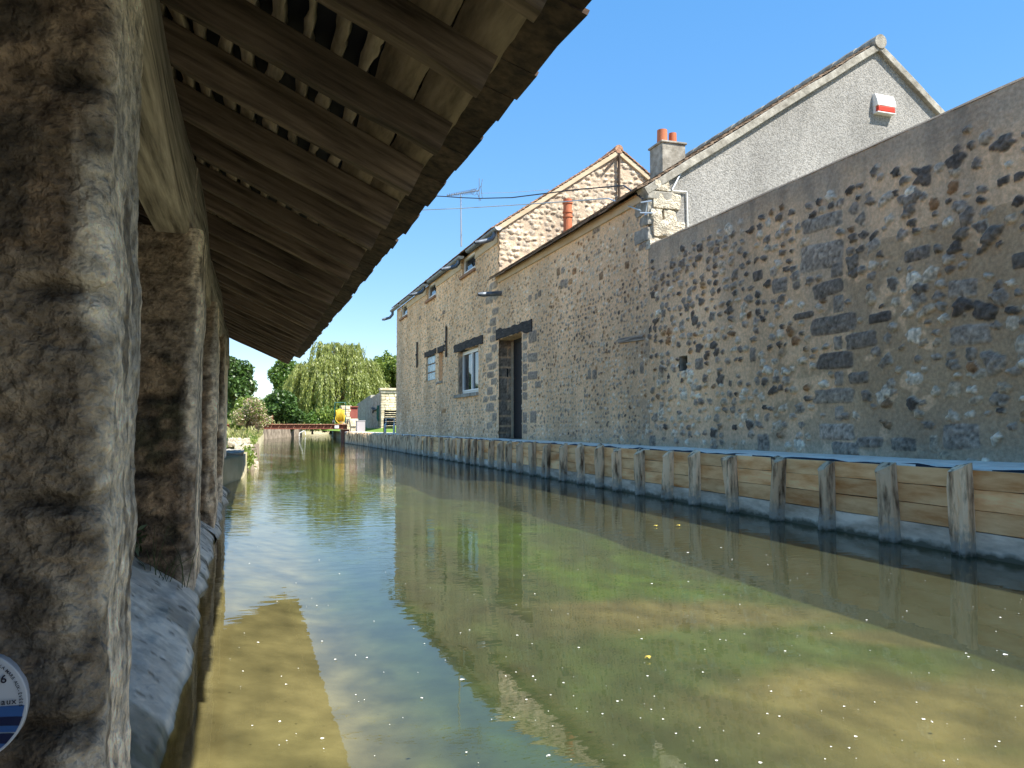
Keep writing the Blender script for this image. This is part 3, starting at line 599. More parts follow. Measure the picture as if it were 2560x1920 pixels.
# ---- far flint house, Y 13.75 .. 23.9
fh = thing('flint_house', (7, 19, .45), 'farther flint house with white casement window, zinc gutters and a stone gable', 'house')
FE = 24.0; FZ = 4.26; FAX, FAZ, FSL = 6.77, 6.05, .69
def S_(x, y): return 960+x*.211, 760+y*.211
W1 = (wy(1196, 920), wy(1145, 920), wz(1196, 979), wz(1196, 862))
GB = (wy(1088, 920), wy(1066, 920), wz(1077, 951), wz(1077, 889)); SN = (wy(1107, 900), wy(1097, 900), wz(1102, 953), wz(1102, 880))
D1_ = (15.27, 16.29, 3.88, FZ-.0); D2_ = (18.75, 19.73, 3.88, FZ-.0); D3_ = (22.36, 23.28, 3.88, FZ-.0)
holes = [W1, GB, SN, D1_, D2_, D3_]
def far_pal(s, z, r):
    k = r.choices([LIGHT, GREY, DARK, BROWN], [.48, .32, .08, .12])[0]
    return random.choice(k), .72, 1.1
def far_tint(s, z, C):
    nz = fb2(s*.9, z*1.6, 4, 60)
    C = mixc(C, (.36, .33, .28), sstep(.95, .45, z+.5*(nz-.5))*.35)
    C = mixc(C, (.34, .24, .16), sstep(.55, .7, fb2(s*1.3, z*.8, 4, 61))*sstep(2.2, 1.2, z)*.5)
    return mixc(C, (.36, .33, .30), sstep(22.2, 23.6, s+.5*(nz-.5))*.5)
S = axis(HJ+.0, FE, lambda y: .026+.0012*(y-13), [h[i] for h in holes for i in (0, 1)]); Z = axis(.44, FZ, lambda z: .0165, [h[i] for h in holes for i in (2, 3)])
rubble('front_wall', S, Z, XW+.003, fh, .062, far_pal, seed=33, size=(.018, .036), wall_blocks=blk, tint=far_tint, holes=holes, amp=.012)
opening(fh, *W1, onY(1159, 920, W1[1])[0]-XW+.06, 'window_reveal', C=1)
casement(fh, W1[0]+.01, W1[1]-.01, W1[2]+.01, W1[3]-.01, onY(1160, 920, W1[1])[0]+.0, leaves=2, fw=.04)
lintel(fh, wy(1208, 830), wy(1136, 870), W1[3]+.0, W1[3]+.17, seed=4, depth=.2)
MB().box(XW-.05, XW+.1, W1[0]-.0, W1[1]+.2, W1[2]-.075, W1[2]-.003).build('window_sill', 'concrete', fh, bevel=.006)
opening(fh, *GB, .09, 'glass_brick_reveal'); mb = MB()
for i in range(4):
    for j in range(3):
        w_, h_ = (GB[1]-GB[0])/4, (GB[3]-GB[2])/3
        mb.box(XW+.03, XW+.08, GB[0]+i*w_+.012, GB[0]+(i+1)*w_-.012, GB[2]+j*h_+.012, GB[2]+(j+1)*h_-.012)
mb.build('glass_brick_window', 'glassblock', fh, bevel=.01)
lintel(fh, wy(1091, 880), wy(1062, 890), GB[3]+.0, GB[3]+.13, seed=5, depth=.1)
opening(fh, *SN, .12, 'slit_niche'); lintel(fh, wy(1112, 870), wy(1095, 870), SN[3], SN[3]+.13, seed=6, depth=.1)
MB().box(XW-.04, XW+.1, SN[0], SN[1]+.15, SN[2]-.05, SN[2]-.003).build('niche_sill', 'concrete', fh, bevel=.006)
for (x, y0_, y1_) in ((1045, 855, 919), (1118, 816, 893)):
    yy = wy(x, 880); za, zb = wz(x, y1_), wz(x, y0_)
    MB().obox((XW-.03, yy, (za+zb)/2), (.015, 0, 0), (0, .028, 0), (0, 0, (zb-za)/2)).obox((XW-.05, yy, (za+zb)/2), (.012, 0, 0), (0, .045, 0), (0, 0, .02)).build('wall_anchor', 'black', fh, bevel=.004)
for i, d in enumerate((D1_, D2_, D3_)):
    opening(fh, *d, .13, 'dormer_reveal', C=None)
    casement(fh, d[0]+.02, d[1]-.02, d[2]+.02, d[3]-.0, XW+.07, 'dormer_window', 1, .03)
    MB().box(XW-.05, XW+.15, d[0]-.02, d[1]+.1, d[2]-.055, d[2]-.002).build('brick_sill', 'tile', fh, bevel=.004)
MB().box(XW-.0, XW+.1, 13.76, D1_[0], 0, 0)
for (a, b) in ((HJ+.05, D1_[0]-.02), (D1_[1]+.05, D2_[0]-.02), (D2_[1]+.05, D3_[0]-.02)):
    MB().box(XW-.022, XW+.08, a, b, FZ-.2, FZ-.05).build('cornice', 'cream', fh, bevel=.006)
GUT = [(onX(1240, 587, 4.2)[1], onX(1165, 629, 4.2)[1]), (onX(1148, 652, 4.2)[1], onX(1068, 706, 4.2)[1]), (onX(1060, 721, 4.2)[1], onX(1000, 762, 4.2)[1]), (onX(996, 773, 4.2)[1], 24.3)]
for gi, (a, b) in enumerate(GUT):
    a, b = min(a, b), max(a, b); gx_, gz_, gr = 4.245, FZ+.005, .062
    vs = []; nn = 10
    for y in (a, b):
        for k_ in range(nn+1): t = math.pi*k_/nn; vs.append((gx_-gr*math.cos(t), y, gz_-gr*math.sin(t)))
        for k_ in range(nn, -1, -1): t = math.pi*k_/nn; vs.append((gx_-(gr-.006)*math.cos(t), y, gz_-(gr-.006)*math.sin(t)))
    q = 2*(nn+1); g = MB().add(vs, [(k_, (k_+1) % q, (k_+1) % q+q, k_+q) for k_ in range(q)]).build('gutter', 'zinc', fh)
    MB().prism([(gx_-gr*1.02*math.cos(math.pi*k_/nn), a-.006, gz_-gr*1.02*math.sin(math.pi*k_/nn)) for k_ in range(nn+1)], (0, .005, 0)).build('end_cap', 'zinc_light', g)
    sy = a+.22 if gi < 3 else b-.15
    pts = [(gx_, sy, gz_-.04), (gx_, sy, gz_-.10), (gx_-.05, sy+.01, gz_-.17), (gx_-.14, sy+.015, gz_-.21), (gx_-.30, sy+.02, gz_-.25)]
    if gi == 3: pts = [(gx_, sy, gz_-.04), (gx_, sy, gz_-.14), (gx_-.08, sy, gz_-.24), (gx_-.25, sy, gz_-.30)]
    MB().tube(pts, .042, 12, cap=False).tube([Vector(pts[-1]), Vector(pts[-1])+Vector((-.07, 0, -.012))], [.042, .03], 12, cap=False).build('rain_spout', 'zinc', g, smooth=True)
    nrow = 30
tile_roof('roof', (4.20, HJ-.07, FZ+.02), (0, 1, 0), Vector((1, 0, FSL)), int((FE-HJ+.2)/.17), 29, 'tile', fh, seed=5)
tile_roof('roof', (9.35, HJ-.07, FZ+.02), (0, 1, 0), Vector((-1, 0, FSL)), int((FE-HJ+.2)/.17), 29, 'tile', fh, seed=6)
# stone gable above the nearer roof
S = axis(XW+.01, 9.2, lambda x: .017); Z = axis(3.2, 6.05, lambda x: .015)
def gab_pal(s, z, r): return random.choice([(.50, .45, .39), (.58, .53, .46), (.46, .40, .34), (.40, .37, .34)]), .78, 1
gob = rubble('gable_wall', S, Z, 0, fh, .105, gab_pal, seed=44, size=(.035, .085), Y0=HJ+.0, mortar=np.array((.50, .43, .36)), amp=.02)
me = gob.data; co = np.empty(len(me.vertices)*3, np.float32); me.vertices.foreach_get('co', co); co = co.reshape(-1, 3)
top = np.minimum(FAZ-FSL*np.abs(co[:, 0]-FAX), 9)-.06; t = (co[:, 2]-3.2)/(6.05-3.2); co[:, 2] = np.where(co[:, 2] > top, top, co[:, 2]); me.vertices.foreach_set('co', co.ravel()); me.update()
house_body(fh, HJ+.05, FE-.02, XW+.3, 9.2, FZ-.02, (FAX, FAZ-.08), FZ, 'roughcast')
S = axis(XW+.0, 7.2, lambda x: .04); Z = axis(.44, FZ, lambda x: .04)
verge(fh, [(4.22, FZ+.03), (FAX, FAZ)], HJ, .09, .05, 'cream'); verge(fh, [(FAX, FAZ), (9.35, FZ+.03)], HJ, .09, .05, 'cream')
mb = MB()
for i in range(26):
    y = HJ-.06+i*.4; mb.tube([(FAX, y, FAZ), (FAX, y+.42, FAZ-.004)], [.085, .078], 12)
mb.build('ridge_tiles', 'tile', fh)
MB().box(XW+.02, 9.2, FE-.02, FE+.0, .4, FZ-.05).build('end_wall', 'concrete', fh)
p = onY(1547, 385, HJ-.05); q = onY(1547, 470, HJ-.05); p2 = onY(1512, 425, HJ-.05)
MB().tube([(p[0], HJ-.06, p[2]), (q[0], HJ-.06, q[2]-.2)], .028, 8).tube([(p[0], HJ-.07, p[2]), (p2[0], HJ-.07, p2[2])], .016, 6).build('vent_pipe', 'bark', fh)
sp0 = onX(1250, 735, XW); sp1 = onY(1207, 736, sp0[1]-.08)
MB().tube([(XW+.02, sp0[1]-.08, sp0[2]-.0), (sp1[0], sp0[1]-.08, sp1[2])], .045, 12, cap=False).tube([(sp1[0], sp0[1]-.08, sp1[2]), (sp1[0]-.09, sp0[1]-.08, sp1[2]-.002)], [.045, .03], 12, cap=False).build('waste_pipe', 'zinc', fh, smooth=True)
MB().box(5.0, 5.28, 17.0, 17.3, 4.3, onY(1160, 622, 17)[2]).build('chimney', 'cream', fh, bevel=.01)

# ---- wall fixtures standing on their own
si = thing('alarm_siren', (7.74, HG-.06, 4.84), 'white and red alarm box on the grey roughcast gable', 'alarm')
x0, x1, z0, z1 = onY(2181, 240, HG)[0], onY(2227, 240, HG)[0], onY(2200, 288, HG)[2], onY(2200, 240, HG)[2]
def bowed(xa, xb, za, zb, d0, d1, rib=0):
    mb = MB(); n_ = 8; vs = []
    for k_ in range(n_+1):
        t = k_/n_; y = HG-.0-d0-(d1-d0)*math.sin(min(1, (1-t)*1.15+.0)*math.pi/2); z = za+(zb-za)*t
        for x in (xa, xb): vs.append((x, y, z))
    k0 = len(vs); vs += [(xa, HG+.01, za), (xb, HG+.01, za), (xa, HG+.01, zb), (xb, HG+.01, zb)]
    fs = [(2*k_, 2*k_+1, 2*k_+3, 2*k_+2) for k_ in range(n_)]+[(k0, k0+1, 1, 0), (2*n_, 2*n_+1, k0+3, k0+2)]
    fs += [tuple([2*k_ for k_ in range(n_+1)]+[k0+2, k0]), tuple([2*k_+1 for k_ in range(n_+1)][::-1]+[k0+1, k0+3])]
    return mb.add(vs, fs)
zm_ = z0+(z1-z0)*.36; xm = (x0+x1)/2+.01
bowed(x0, xm-.006, zm_, z1, .045, .09).build('cover', 'white', si, bevel=.004)
bowed(xm+.006, x1, zm_, z1, .04, .085).build('cover', 'white', si, bevel=.004)
MB().box(x0+.004, x1-.004, HG-.035, HG+.01, z0, z1-.003).box(x0+.004, x1-.004, HG-.085, HG-.035, z0, z0+.014).build('housing', 'white', si, bevel=.003)
MB().box(x0+.015, x1-.015, HG-.087, HG-.036, z0+.016, zm_-.003).build('red_lens', 'red', si, bevel=.012)

am = thing('tv_antenna', (5.05, 17.2, 4.6), 'thin television aerial on a mast above the far roof', 'antenna')
p0 = onY(1153, 640, 17.2); p1 = onY(1152, 488, 17.2)
MB().tube([(p0[0], 17.2, 4.75), (p1[0], 17.2, p1[2])], [.022, .016], 8).build('mast', 'steel', am)
b0 = onY(1118, 489, 17.2); b1 = onY(1198, 476, 17.2); mb = MB(); A, B = Vector(b0), Vector(b1)
mb.tube([A, B], .012, 6)
for i in range(13):
    c = A+(B-A)*(i/14); l = .10+.012*i; mb.tube([c-Vector((.02, l, 0)), c+Vector((.02, l, .0))], .006, 5); mb.tube([c+Vector((0, 0, -.03)), c+Vector((0, 0, .04))], .006, 5)
for zz in (-.22, .22): mb.tube([B+Vector((0, -.15, zz*.0)), B+Vector((.03, -.15, zz))], .007, 5); mb.tube([B+Vector((0, .2, zz*.0)), B+Vector((.1, .2, zz*.8))], .007, 5)
mb.tube([B+Vector((0, 0, -.25)), B+Vector((0, 0, .28))], .008, 5)
mb.tube([B+Vector((-.12+.07*math.cos(t*math.pi/6), 0, -.05+.07*math.sin(t*math.pi/6))) for t in range(13)], .005, 5)
mb.build('aerial', 'zinc', am)
def cable(name, pts, r, m, label):
    P_ = [Vector(p) for p in pts]; tag(MB().tube(P_, r, 6).build(name, m), label, 'cable', 'cables strung over the canal')
bx = (XW-.12, HG-.1, 3.255); e1 = onY(1040, 488, 15.0); mids = [(1180, 493), (1300, 480), (1420, 470), (1540, 464)]
def chain(a, fpx, b, y0, y1, ext):
    out = [Vector(a)]
    for (px, py) in fpx[::-1]: out.append(Vector(onY(px, py, y0+(y1-y0)*(1650-px)/(1650-1040))))
    out.append(Vector(b)); out.append(Vector(b)+(Vector(b)-out[-2])*ext); return out
cable('overhead_cable', chain((XW-.12, HG-.1, 3.27), [(1110, 491), (1150, 494), (1200, 496), (1280, 494), (1360, 484), (1450, 473), (1560, 464)], e1, HG, 15, 12), .010, 'cable', 'thick black cable sagging above the pale one across the canal')
e2 = onY(1033, 526, 15.0)
cable('overhead_cable', chain((XW-.14, HG-.08, 3.14), [(1150, 521), (1280, 513), (1400, 505), (1520, 496)], e2, HG, 15, 12), .009, 'cablelight', 'pale twisted cable, the lowest line over the canal')
g0, g1 = onY(1198, 483, 17), onY(1372, 474, 13.6)
cable('overhead_cable', [g0, ((g0[0]+g1[0])/2, 15.3, (g0[2]+g1[2])/2-.02), g1], .005, 'cablelight', 'thin wire from the aerial to the stone gable')
# timber stub and drain slot in the flint wall
a, b = onX(1549, 851, XW), onX(1611, 846, XW)
tag(MB().obox((XW-.0, (a[1]+b[1])/2, 1.735), (.028, 0, 0), (0, (a[1]-b[1])/2, .012), (0, 0, .03)).build('timber_stub', 'beam', None, bevel=.006), 'short weathered timber set flush in the flint wall', 'timber')
opening(gw if nich[0] < 8 else hs, *nich, .12, 'drain_hole', m='concrete')

# ================================================================== TIMBER BANK
tb = thing('timber_bank', (3.8, 10, 0), 'oak plank and post bank wall lining the right side of the canal', 'retaining wall')
PX = [(2397, 1389), (2214, 1358), (2059, 1329), (1931, 1303), (1821, 1283), (1729, 1264), (1661, 1252), (1592, 1237), (1536, 1228), (1492, 1219), (1446, 1211), (1402, 1204), (1359, 1196), (1326, 1189), (1294, 1183), (1267, 1178), (1247, 1172), (1223, 1169), (1199, 1165), (1180, 1160), (1164, 1156), (1146, 1154), (1128, 1151), (1115, 1150), (1098, 1145), (1074, 1142), (1061, 1141), (1046, 1136), (1037, 1135)]
PY = []
for p in PX:
    r_ = ray(*p); y = 3
    for _ in range(30):
        x = bank_r(y)-.075; y = r_[1]/r_[0]*x
    PY.append(y)
PY = [PY[0]-1.1, PY[0]-.55]+PY
postm = []
def post(y, wdt, hgt, dx, lean, seed, depth=.085, top=.05, n_=10, fine=14):
    r = random.Random(seed); V = []; x0 = bank_r(y)-.004+dx; ph = r.random()*6
    zs = [-.5+(hgt+.5)*i/fine for i in range(fine+1)]
    for i, z in enumerate(zs):
        for k_ in range(n_):
            t = k_/(n_-1); a = math.pi*t; rr_ = 1+.16*math.sin(3*a+ph+z*3)+.10*math.sin(z*9+ph*2+k_)+r.uniform(-.04, .04)
            yy = y-math.cos(a)*wdt/2*(1 if k_ in (0, n_-1) else rr_)+lean*z; xx = x0-depth*(math.sin(a)**.55)*rr_
            zz = z+(0 if i < fine else (top*math.sin(a)*(-1)+.012*math.cos(a+ph)))
            V.append((xx, yy, zz))
    Fq = [(i*n_+k_, i*n_+(k_+1) % n_, (i+1)*n_+(k_+1) % n_, (i+1)*n_+k_) for i in range(fine) for k_ in range(n_)]+[tuple(fine*n_+k_ for k_ in range(n_))]
    o = MB().add(V, Fq).build('post', 'post', tb); postm.append(o)
for i, y in enumerate(PY):
    post(y, random.uniform(.085, .115)*(1+.15*(i < 3)), random.uniform(.455, .50), 0, random.uniform(-.09, .09), i)
y = PY[-1]+.28; i = 100
while y < 34.75 and len(postm) < 98:
    post(y, random.uniform(.13, .19), random.uniform(.44, .50), random.uniform(-.01, .02), random.uniform(-.03, .03), i, depth=random.uniform(.05, .09), n_=8, fine=5); y += random.uniform(.19, .235); i += 1
# planks, four rows
r = random.Random(3)
for row, (za, zb) in enumerate([(-.08, .132), (.136, .247), (.251, .358), (.362, .462)]):
    k_ = 0
    while k_ < len(PY)-1:
        st = min(len(PY)-1, k_+r.choice([1, 1, 2])); ya, yb = PY[k_], PY[st]
        if k_ == 0: ya -= 3
        mb = MB(); j = r.uniform(-.005, .005); nn = 6; vs = []
        for q in range(nn+1):
            yy = ya+(yb-ya)*q/nn; xb = bank_r(yy)-r.uniform(0, .004)-.004*(row == 0)
            for (x, z) in ((xb, za+j*.3+r.uniform(-.0015, .0015)), (xb, zb+j*.3+r.uniform(-.0015, .0015)), (xb+.03, zb), (xb+.03, za)): vs.append((x, yy+(.002 if q == 0 else -.002 if q == nn else 0), z))
        mb.add(vs, [(4*k+e, 4*k+(e+1) % 4, 4*k+4+(e+1) % 4, 4*k+4+e) for k in range(nn) for e in range(4)]+[(0, 1, 2, 3), (4*nn+3, 4*nn+2, 4*nn+1, 4*nn)])
        mb.build('plank', 'plankwet' if row == 0 else 'plank', tb); k_ = st
ya, yb = PY[-1], 34.8; vs = []; ysq = np.linspace(ya, yb, 20)
for y in ysq:
    for (x, z) in ((0.02, -.3), (0.02, .44), (.05, .44), (.05, -.3)): vs.append((bank_r(y)+x, y, z))
MB().add(vs, [(4*k+e, 4*k+(e+1) % 4, 4*k+4+(e+1) % 4, 4*k+4+e) for k in range(19) for e in range(4)]).build('backing_board', 'rafter', tb)
ysq = np.arange(-3, 22, .15); rows = []
for (dx, dz) in ((.032, -.1), (.032, .0), (.050, .0)):
    rows.append([(bank_r(y)+dx, y, .472+dz+(.006*math.sin(y*7)+.005*math.sin(y*17) if dz == 0 else 0)) for y in ysq])
grid('membrane', np.array(rows), 'membrane', tb, flip=True)

# ================================================================== WASH HOUSE (left)
wh = thing('wash_house', (-1.5, 5, 0), 'old open sided wash house of stone piers under a low tiled timber roof', 'building')
PXF = -.18
def pier(y0, y1, x0, x1, z0, z1, seed, side_light=1.0):
    dy = .0038 if seed == 0 else (.014 if seed < 6 else .05)
    r_ = .045; pts = []                       # outline: front face (y=y0) from x0 to x1, round corner, side face, round, back
    xs = np.arange(x0, x1-r_, dy*1.3); pts += [(x, y0, 0, -1) for x in xs]
    for t in np.linspace(0, math.pi/2, 10): pts.append((x1-r_+r_*math.sin(t), y0+r_-r_*math.cos(t), math.sin(t), -math.cos(t)))
    for y in np.arange(y0+r_+dy, y1-r_, dy*1.3): pts.append((x1, y, 1, 0))
    for t in np.linspace(0, math.pi/2, 8): pts.append((x1-r_+r_*math.cos(t), y1-r_+r_*math.sin(t), math.cos(t), math.sin(t)))
    for x in np.linspace(x1-r_, x0, 12)[1:]: pts.append((x, y1, 0, 1))
    O = np.array(pts); Zs = np.arange(z0, z1+dy, dy)
    x, z = np.meshgrid(O[:, 0], Zs); y = np.broadcast_to(O[:, 1], x.shape); nx_ = np.broadcast_to(O[:, 2], x.shape); ny_ = np.broadcast_to(O[:, 3], x.shape)
    big = fb3(x*3+seed*5, y*3, z*3.2, 4); med = fb3(x*11+seed, y*11, z*13, 4); fin = fb3(x*45+seed, y*45, z*60, 3)
    course = .30; ph = (z+.06*fb3(x*2+seed, y*2, z*.5, 2)+seed*.07) % course; crack = np.exp(-((ph-.02)/.012)**2)*sstep(.44, .58, fb3(x*3, y*3+seed, z*.7, 2))
    front = np.clip(-ny_, 0, 1)
    rough = .35+.65*front
    edge = sstep(x1-.07, x1-.02, x)*front
    fin = fb3(x*62+seed, y*62, z*74, 3) if seed == 0 else fin
    d = (.034*(big-.5)+.017*(med-.5)+.013*(fin-.5))*rough*1.2-.018*crack*front
    d += .025*(fb3(x*0+seed, y*0, z*5, 3)-.5)*(1-.5*front)
    X = x+nx_*d; Y = y+ny_*d
    c = np.broadcast_to(np.array((.245, .175, .12)), x.shape+(3,))
    c = mixc(c, (.075, .062, .05), sstep(.49, .55, fb3(x*3.2+9, y*3.2+seed, z*4.2, 4))*.85)
    c = mixc(c, (.07, .07, .04), sstep(.55, .66, fb3(x*2.2+3, y*2.2, z*2.4+seed, 4))*.7)
    c = mixc(c, (.42, .31, .21), sstep(.54, .61, fb3(x*5+5, y*5, z*7+seed, 4))*.7)
    c = mixc(c, (.17, .165, .165), sstep(.54, .62, fb3(x*2+13, y*2, z*2+seed, 3))*.6)
    c = mixc(c, (.42, .30, .20), sstep(.52, .66, fb3(x*17+2, y*17, z*24+seed, 4))*.6); c = mixc(c, (.09, .075, .06), sstep(.54, .64, fb3(x*13+4, y*13, z*11+seed, 4))*.75)
    jp = sstep(.57, .62, fb3(x*3.5+21, y*3.5, z*2.6+seed, 5)); c = mixc(c, (.36, .29, .22), jp*.7)
    pl = np.clip((1-front)*1.0+edge*.9*sstep(.36, .5, fb3(x*8, y*8, z*3+seed, 3)), 0, 1)
    pc = np.array((.95, .84, .70)); pc = np.broadcast_to(pc, x.shape+(3,)); pc = mixc(pc, (.58, .53, .47), sstep(.47, .62, fb3(x*6, y*6, z*2.3+seed*3, 4))); pc = mixc(pc, (.20, .165, .13), sstep(.56, .66, fb3(x*14, y*14, z*6+seed, 3))*.8)
    c = c*(1-pl[..., None])+pc*pl[..., None]
    c = c*(1-.55*crack*front)[..., None]*(.8+.4*med)[..., None]
    return grid('pier', np.stack([X, Y, z], -1), 'pier', wh, c)
p1y = onX(272, 960, PXF)[1]; p1e = onX(352, 960, PXF)[1]
PZ = 1.50
pier(p1y, p1e, -1.1, PXF, -.3, PZ+.5, 0)
PIERS = [(3.45, 3.95), (5.45, 5.95), (7.35, 7.85), (9.9, 10.3)]
for i, (a, b) in enumerate(PIERS[:3]): pier(a, b, -1.0, PXF+.003*i, -.3, PZ, i+1)
MB().box(-.6, -.22, 10.7, 11.2, .2, 1.75).build('end_pier', 'ledge', wh, bevel=.02)
# hole in the second pier is a shallow dark socket
# beams on the piers
pier(-1.6, -1.1, -1.0, PXF, -.3, PZ, 6); pier(-4.6, -4.1, -1.0, PXF, -.3, PZ, 7)  # unseen piers behind the camera, added to keep sky light off the pier fronts
bl = [(-5, p1y+.05), (p1e-.06, 3.62), (3.63, 5.62), (5.63, 7.55), (7.56, 11.4)]
for i, (a, b) in enumerate(bl):
    yy = np.linspace(a, b, 14); rows = []
    prof = [(-.345, 1.475), (-.235, 1.475), (-.222, 1.49), (-.222, 1.80), (-.235, 1.81), (-.345, 1.81), (-.345, 1.475)]
    for (x, z) in prof: rows.append([(x+.012*math.sin(y*2.1+z*3)+.004*i, y, z+.012*math.sin(y*1.7+i)) for y in yy])
    rows = np.array(rows); o = grid('wall_plate', rows, 'beam', wh, flip=True, smooth=False)
    MB().add(rows[:-1, 0], [tuple(range(6))]).add(rows[:-1, -1], [tuple(range(6))[::-1]]).build('beam_end', 'beam', o)
# rafters
RS = .46; ex, ez = .55, 1.535; XRD = -2.3
RY = [.62, 1.06, 1.48, 1.92, 2.38, 2.80, 3.28, 3.70, 4.25, 4.66, 5.20, 5.62, 6.05, 6.49, 6.9, 7.2, 7.75, 8.1, 8.45, 8.8, 9.15, 9.5, 9.86, 10.2, 10.5, 10.84, 11.15]
RY = [-.7-.43*i for i in range(10)][::-1]+[-.25, .2]+RY  # first rafters lie unseen behind the camera, under the added roof stretch
ang = math.atan(RS); ln = (ex-XRD)/math.cos(ang)
def rafter_mesh(seed):
    r = random.Random(seed); vs = []; nn = 24; h0 = .112; w0 = .052
    for i in range(nn+1):
        x = ln*i/nn; b = .010*math.sin(x*2.2+seed)+r.uniform(-.003, .003); w_ = w0*(1+.08*math.sin(x*3+seed)); s_ = .006*math.sin(x*1.7+seed*2)
        ch_ = .012
        for (u, v) in ((-w_/2+ch_*.3, b), (w_/2-ch_*.3, b), (w_/2, b+ch_*.5), (w_/2, h0), (-w_/2, h0), (-w_/2, b+ch_*.5)): vs.append((x, u+s_, v))
    q = 6; me = bpy.data.meshes.new('rafter')
    me.from_pydata(vs, [], [(q*k+e, q*k+q+e, q*k+q+(e+1) % q, q*k+(e+1) % q) for k in range(nn) for e in range(q)]+[tuple(range(q)), tuple(q*nn+e for e in range(q))[::-1]]); me.update(); me.materials.append(M['rafter']); return me
RM = [rafter_mesh(s_) for s_ in range(7)]
for i, y in enumerate(RY):
    o = bpy.data.objects.new('rafter', RM[i % 7]); col.objects.link(o); o.parent = wh; o.matrix_parent_inverse = PINV(wh)
    o.location = (ex, y, ez+random.uniform(-.006, .006)); o.rotation_euler = (random.gauss(0, .012), 0, 0)
    # local x runs up the slope (towards -X)
    o.rotation_euler = (Matrix.Rotation(random.gauss(0, .02), 3, 'X') @ Matrix(((-math.cos(ang), 0, math.sin(ang)), (0, -1, 0), (math.sin(ang), 0, math.cos(ang))))).to_euler()
RH = .112
def roofp(d, y, h): return Vector((ex-d*math.cos(ang)+h*math.sin(ang), y, ez+d*math.sin(ang)+h*math.cos(ang)))   # d up the slope, h above the rafter soffit
Y0R, Y1R = -5.0, 11.35  # roof carried on unseen behind the camera, added to block sky light
UPV = Vector((-math.cos(ang), 0, math.sin(ang))); NV = Vector((math.sin(ang), 0, math.cos(ang)))
# eave boards then laths
def lath(name, d0, d1, h0, h1, m, ragged, seed):
    yy = np.arange(Y0R, Y1R, .03); a = (vn2(yy*6+seed*9, yy*0+seed)-.5)*ragged+(vn2(yy*23+seed*9, yy*0+seed)-.5)*ragged*.8; b = (vn2(yy*5+seed*5, yy*0+seed+7)-.5)*ragged+(vn2(yy*19+seed*5, yy*0+seed+7)-.5)*ragged*.9
    rows = []
    for (d, h, q) in ((d0, h0, a), (d1, h0, b), (d1, h1, b), (d0, h1, a), (d0, h0, a)):
        rows.append([roofp(d+q[i], yy[i], h+.3*(q[i] if ragged < .01 else 0)) for i in range(len(yy))])
    return grid(name, np.array(rows), m, wh, smooth=False)
lath('eave_board', -.005, .135, RH+.002, RH+.018, 'deck', .006, 1)
lath('eave_board', .139, .27, RH+.002, RH+.018, 'deck', .006, 2)
d = .285; i = 0
while d < ln-.05:
    w_ = random.uniform(.034, .05); lath('batten', d, d+w_, RH+.002, RH+.026, 'batten', .016, 10+i); d += random.choice([.072, .088, .095]); i += 1
MB().add([roofp(.27, Y0R, RH+.036), roofp(.27, Y1R, RH+.036), roofp(ln, Y1R, RH+.036), roofp(ln, Y0R, RH+.036)], [(0, 1, 2, 3)]).build('gap_shade_sheet', 'membrane', wh)  # black sheet standing in for the shade in the gaps between battens
# roof tiles: three layers seen from below as dark lapped undersides
o0 = roofp(-.115, Y0R, RH+.045)
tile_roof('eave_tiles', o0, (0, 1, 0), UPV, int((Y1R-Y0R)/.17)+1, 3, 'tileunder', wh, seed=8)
tile_roof('roof_tiles', o0+UPV*.315+NV*.002, (0, 1, 0), UPV, int((Y1R-Y0R)/.17)+1, int((ln-.2)/.105)+1, 'tile', wh, seed=9, tw=.17, ex=.105)
# the far slope of the roof, back wall and floor
rg = roofp(ln+.12, 0, RH+.06); bz = rg.z; bx_ = rg.x
MB().prism([(bx_, Y0R, bz), (bx_-2.2, Y0R, bz-1.0), (bx_-2.2, Y0R, bz-.9), (bx_, Y0R, bz+.1)], (0, Y1R-Y0R, 0)).build('back_roof', 'tileold', wh)
MB().box(-3.6, -3.4, Y0R, 11.2, -.2, 2.15).build('back_wall', 'concrete', wh)
MB().box(-3.4, -1.25, Y0R, 9.1, -.3, .42).build('floor', 'concrete', wh)
MB().box(-3.4, -.95, 8.9, 9.1, .42, 1.9).box(-3.4, -.3, -5, -4.85, .42, 1.9).build('partition', 'concrete', wh)
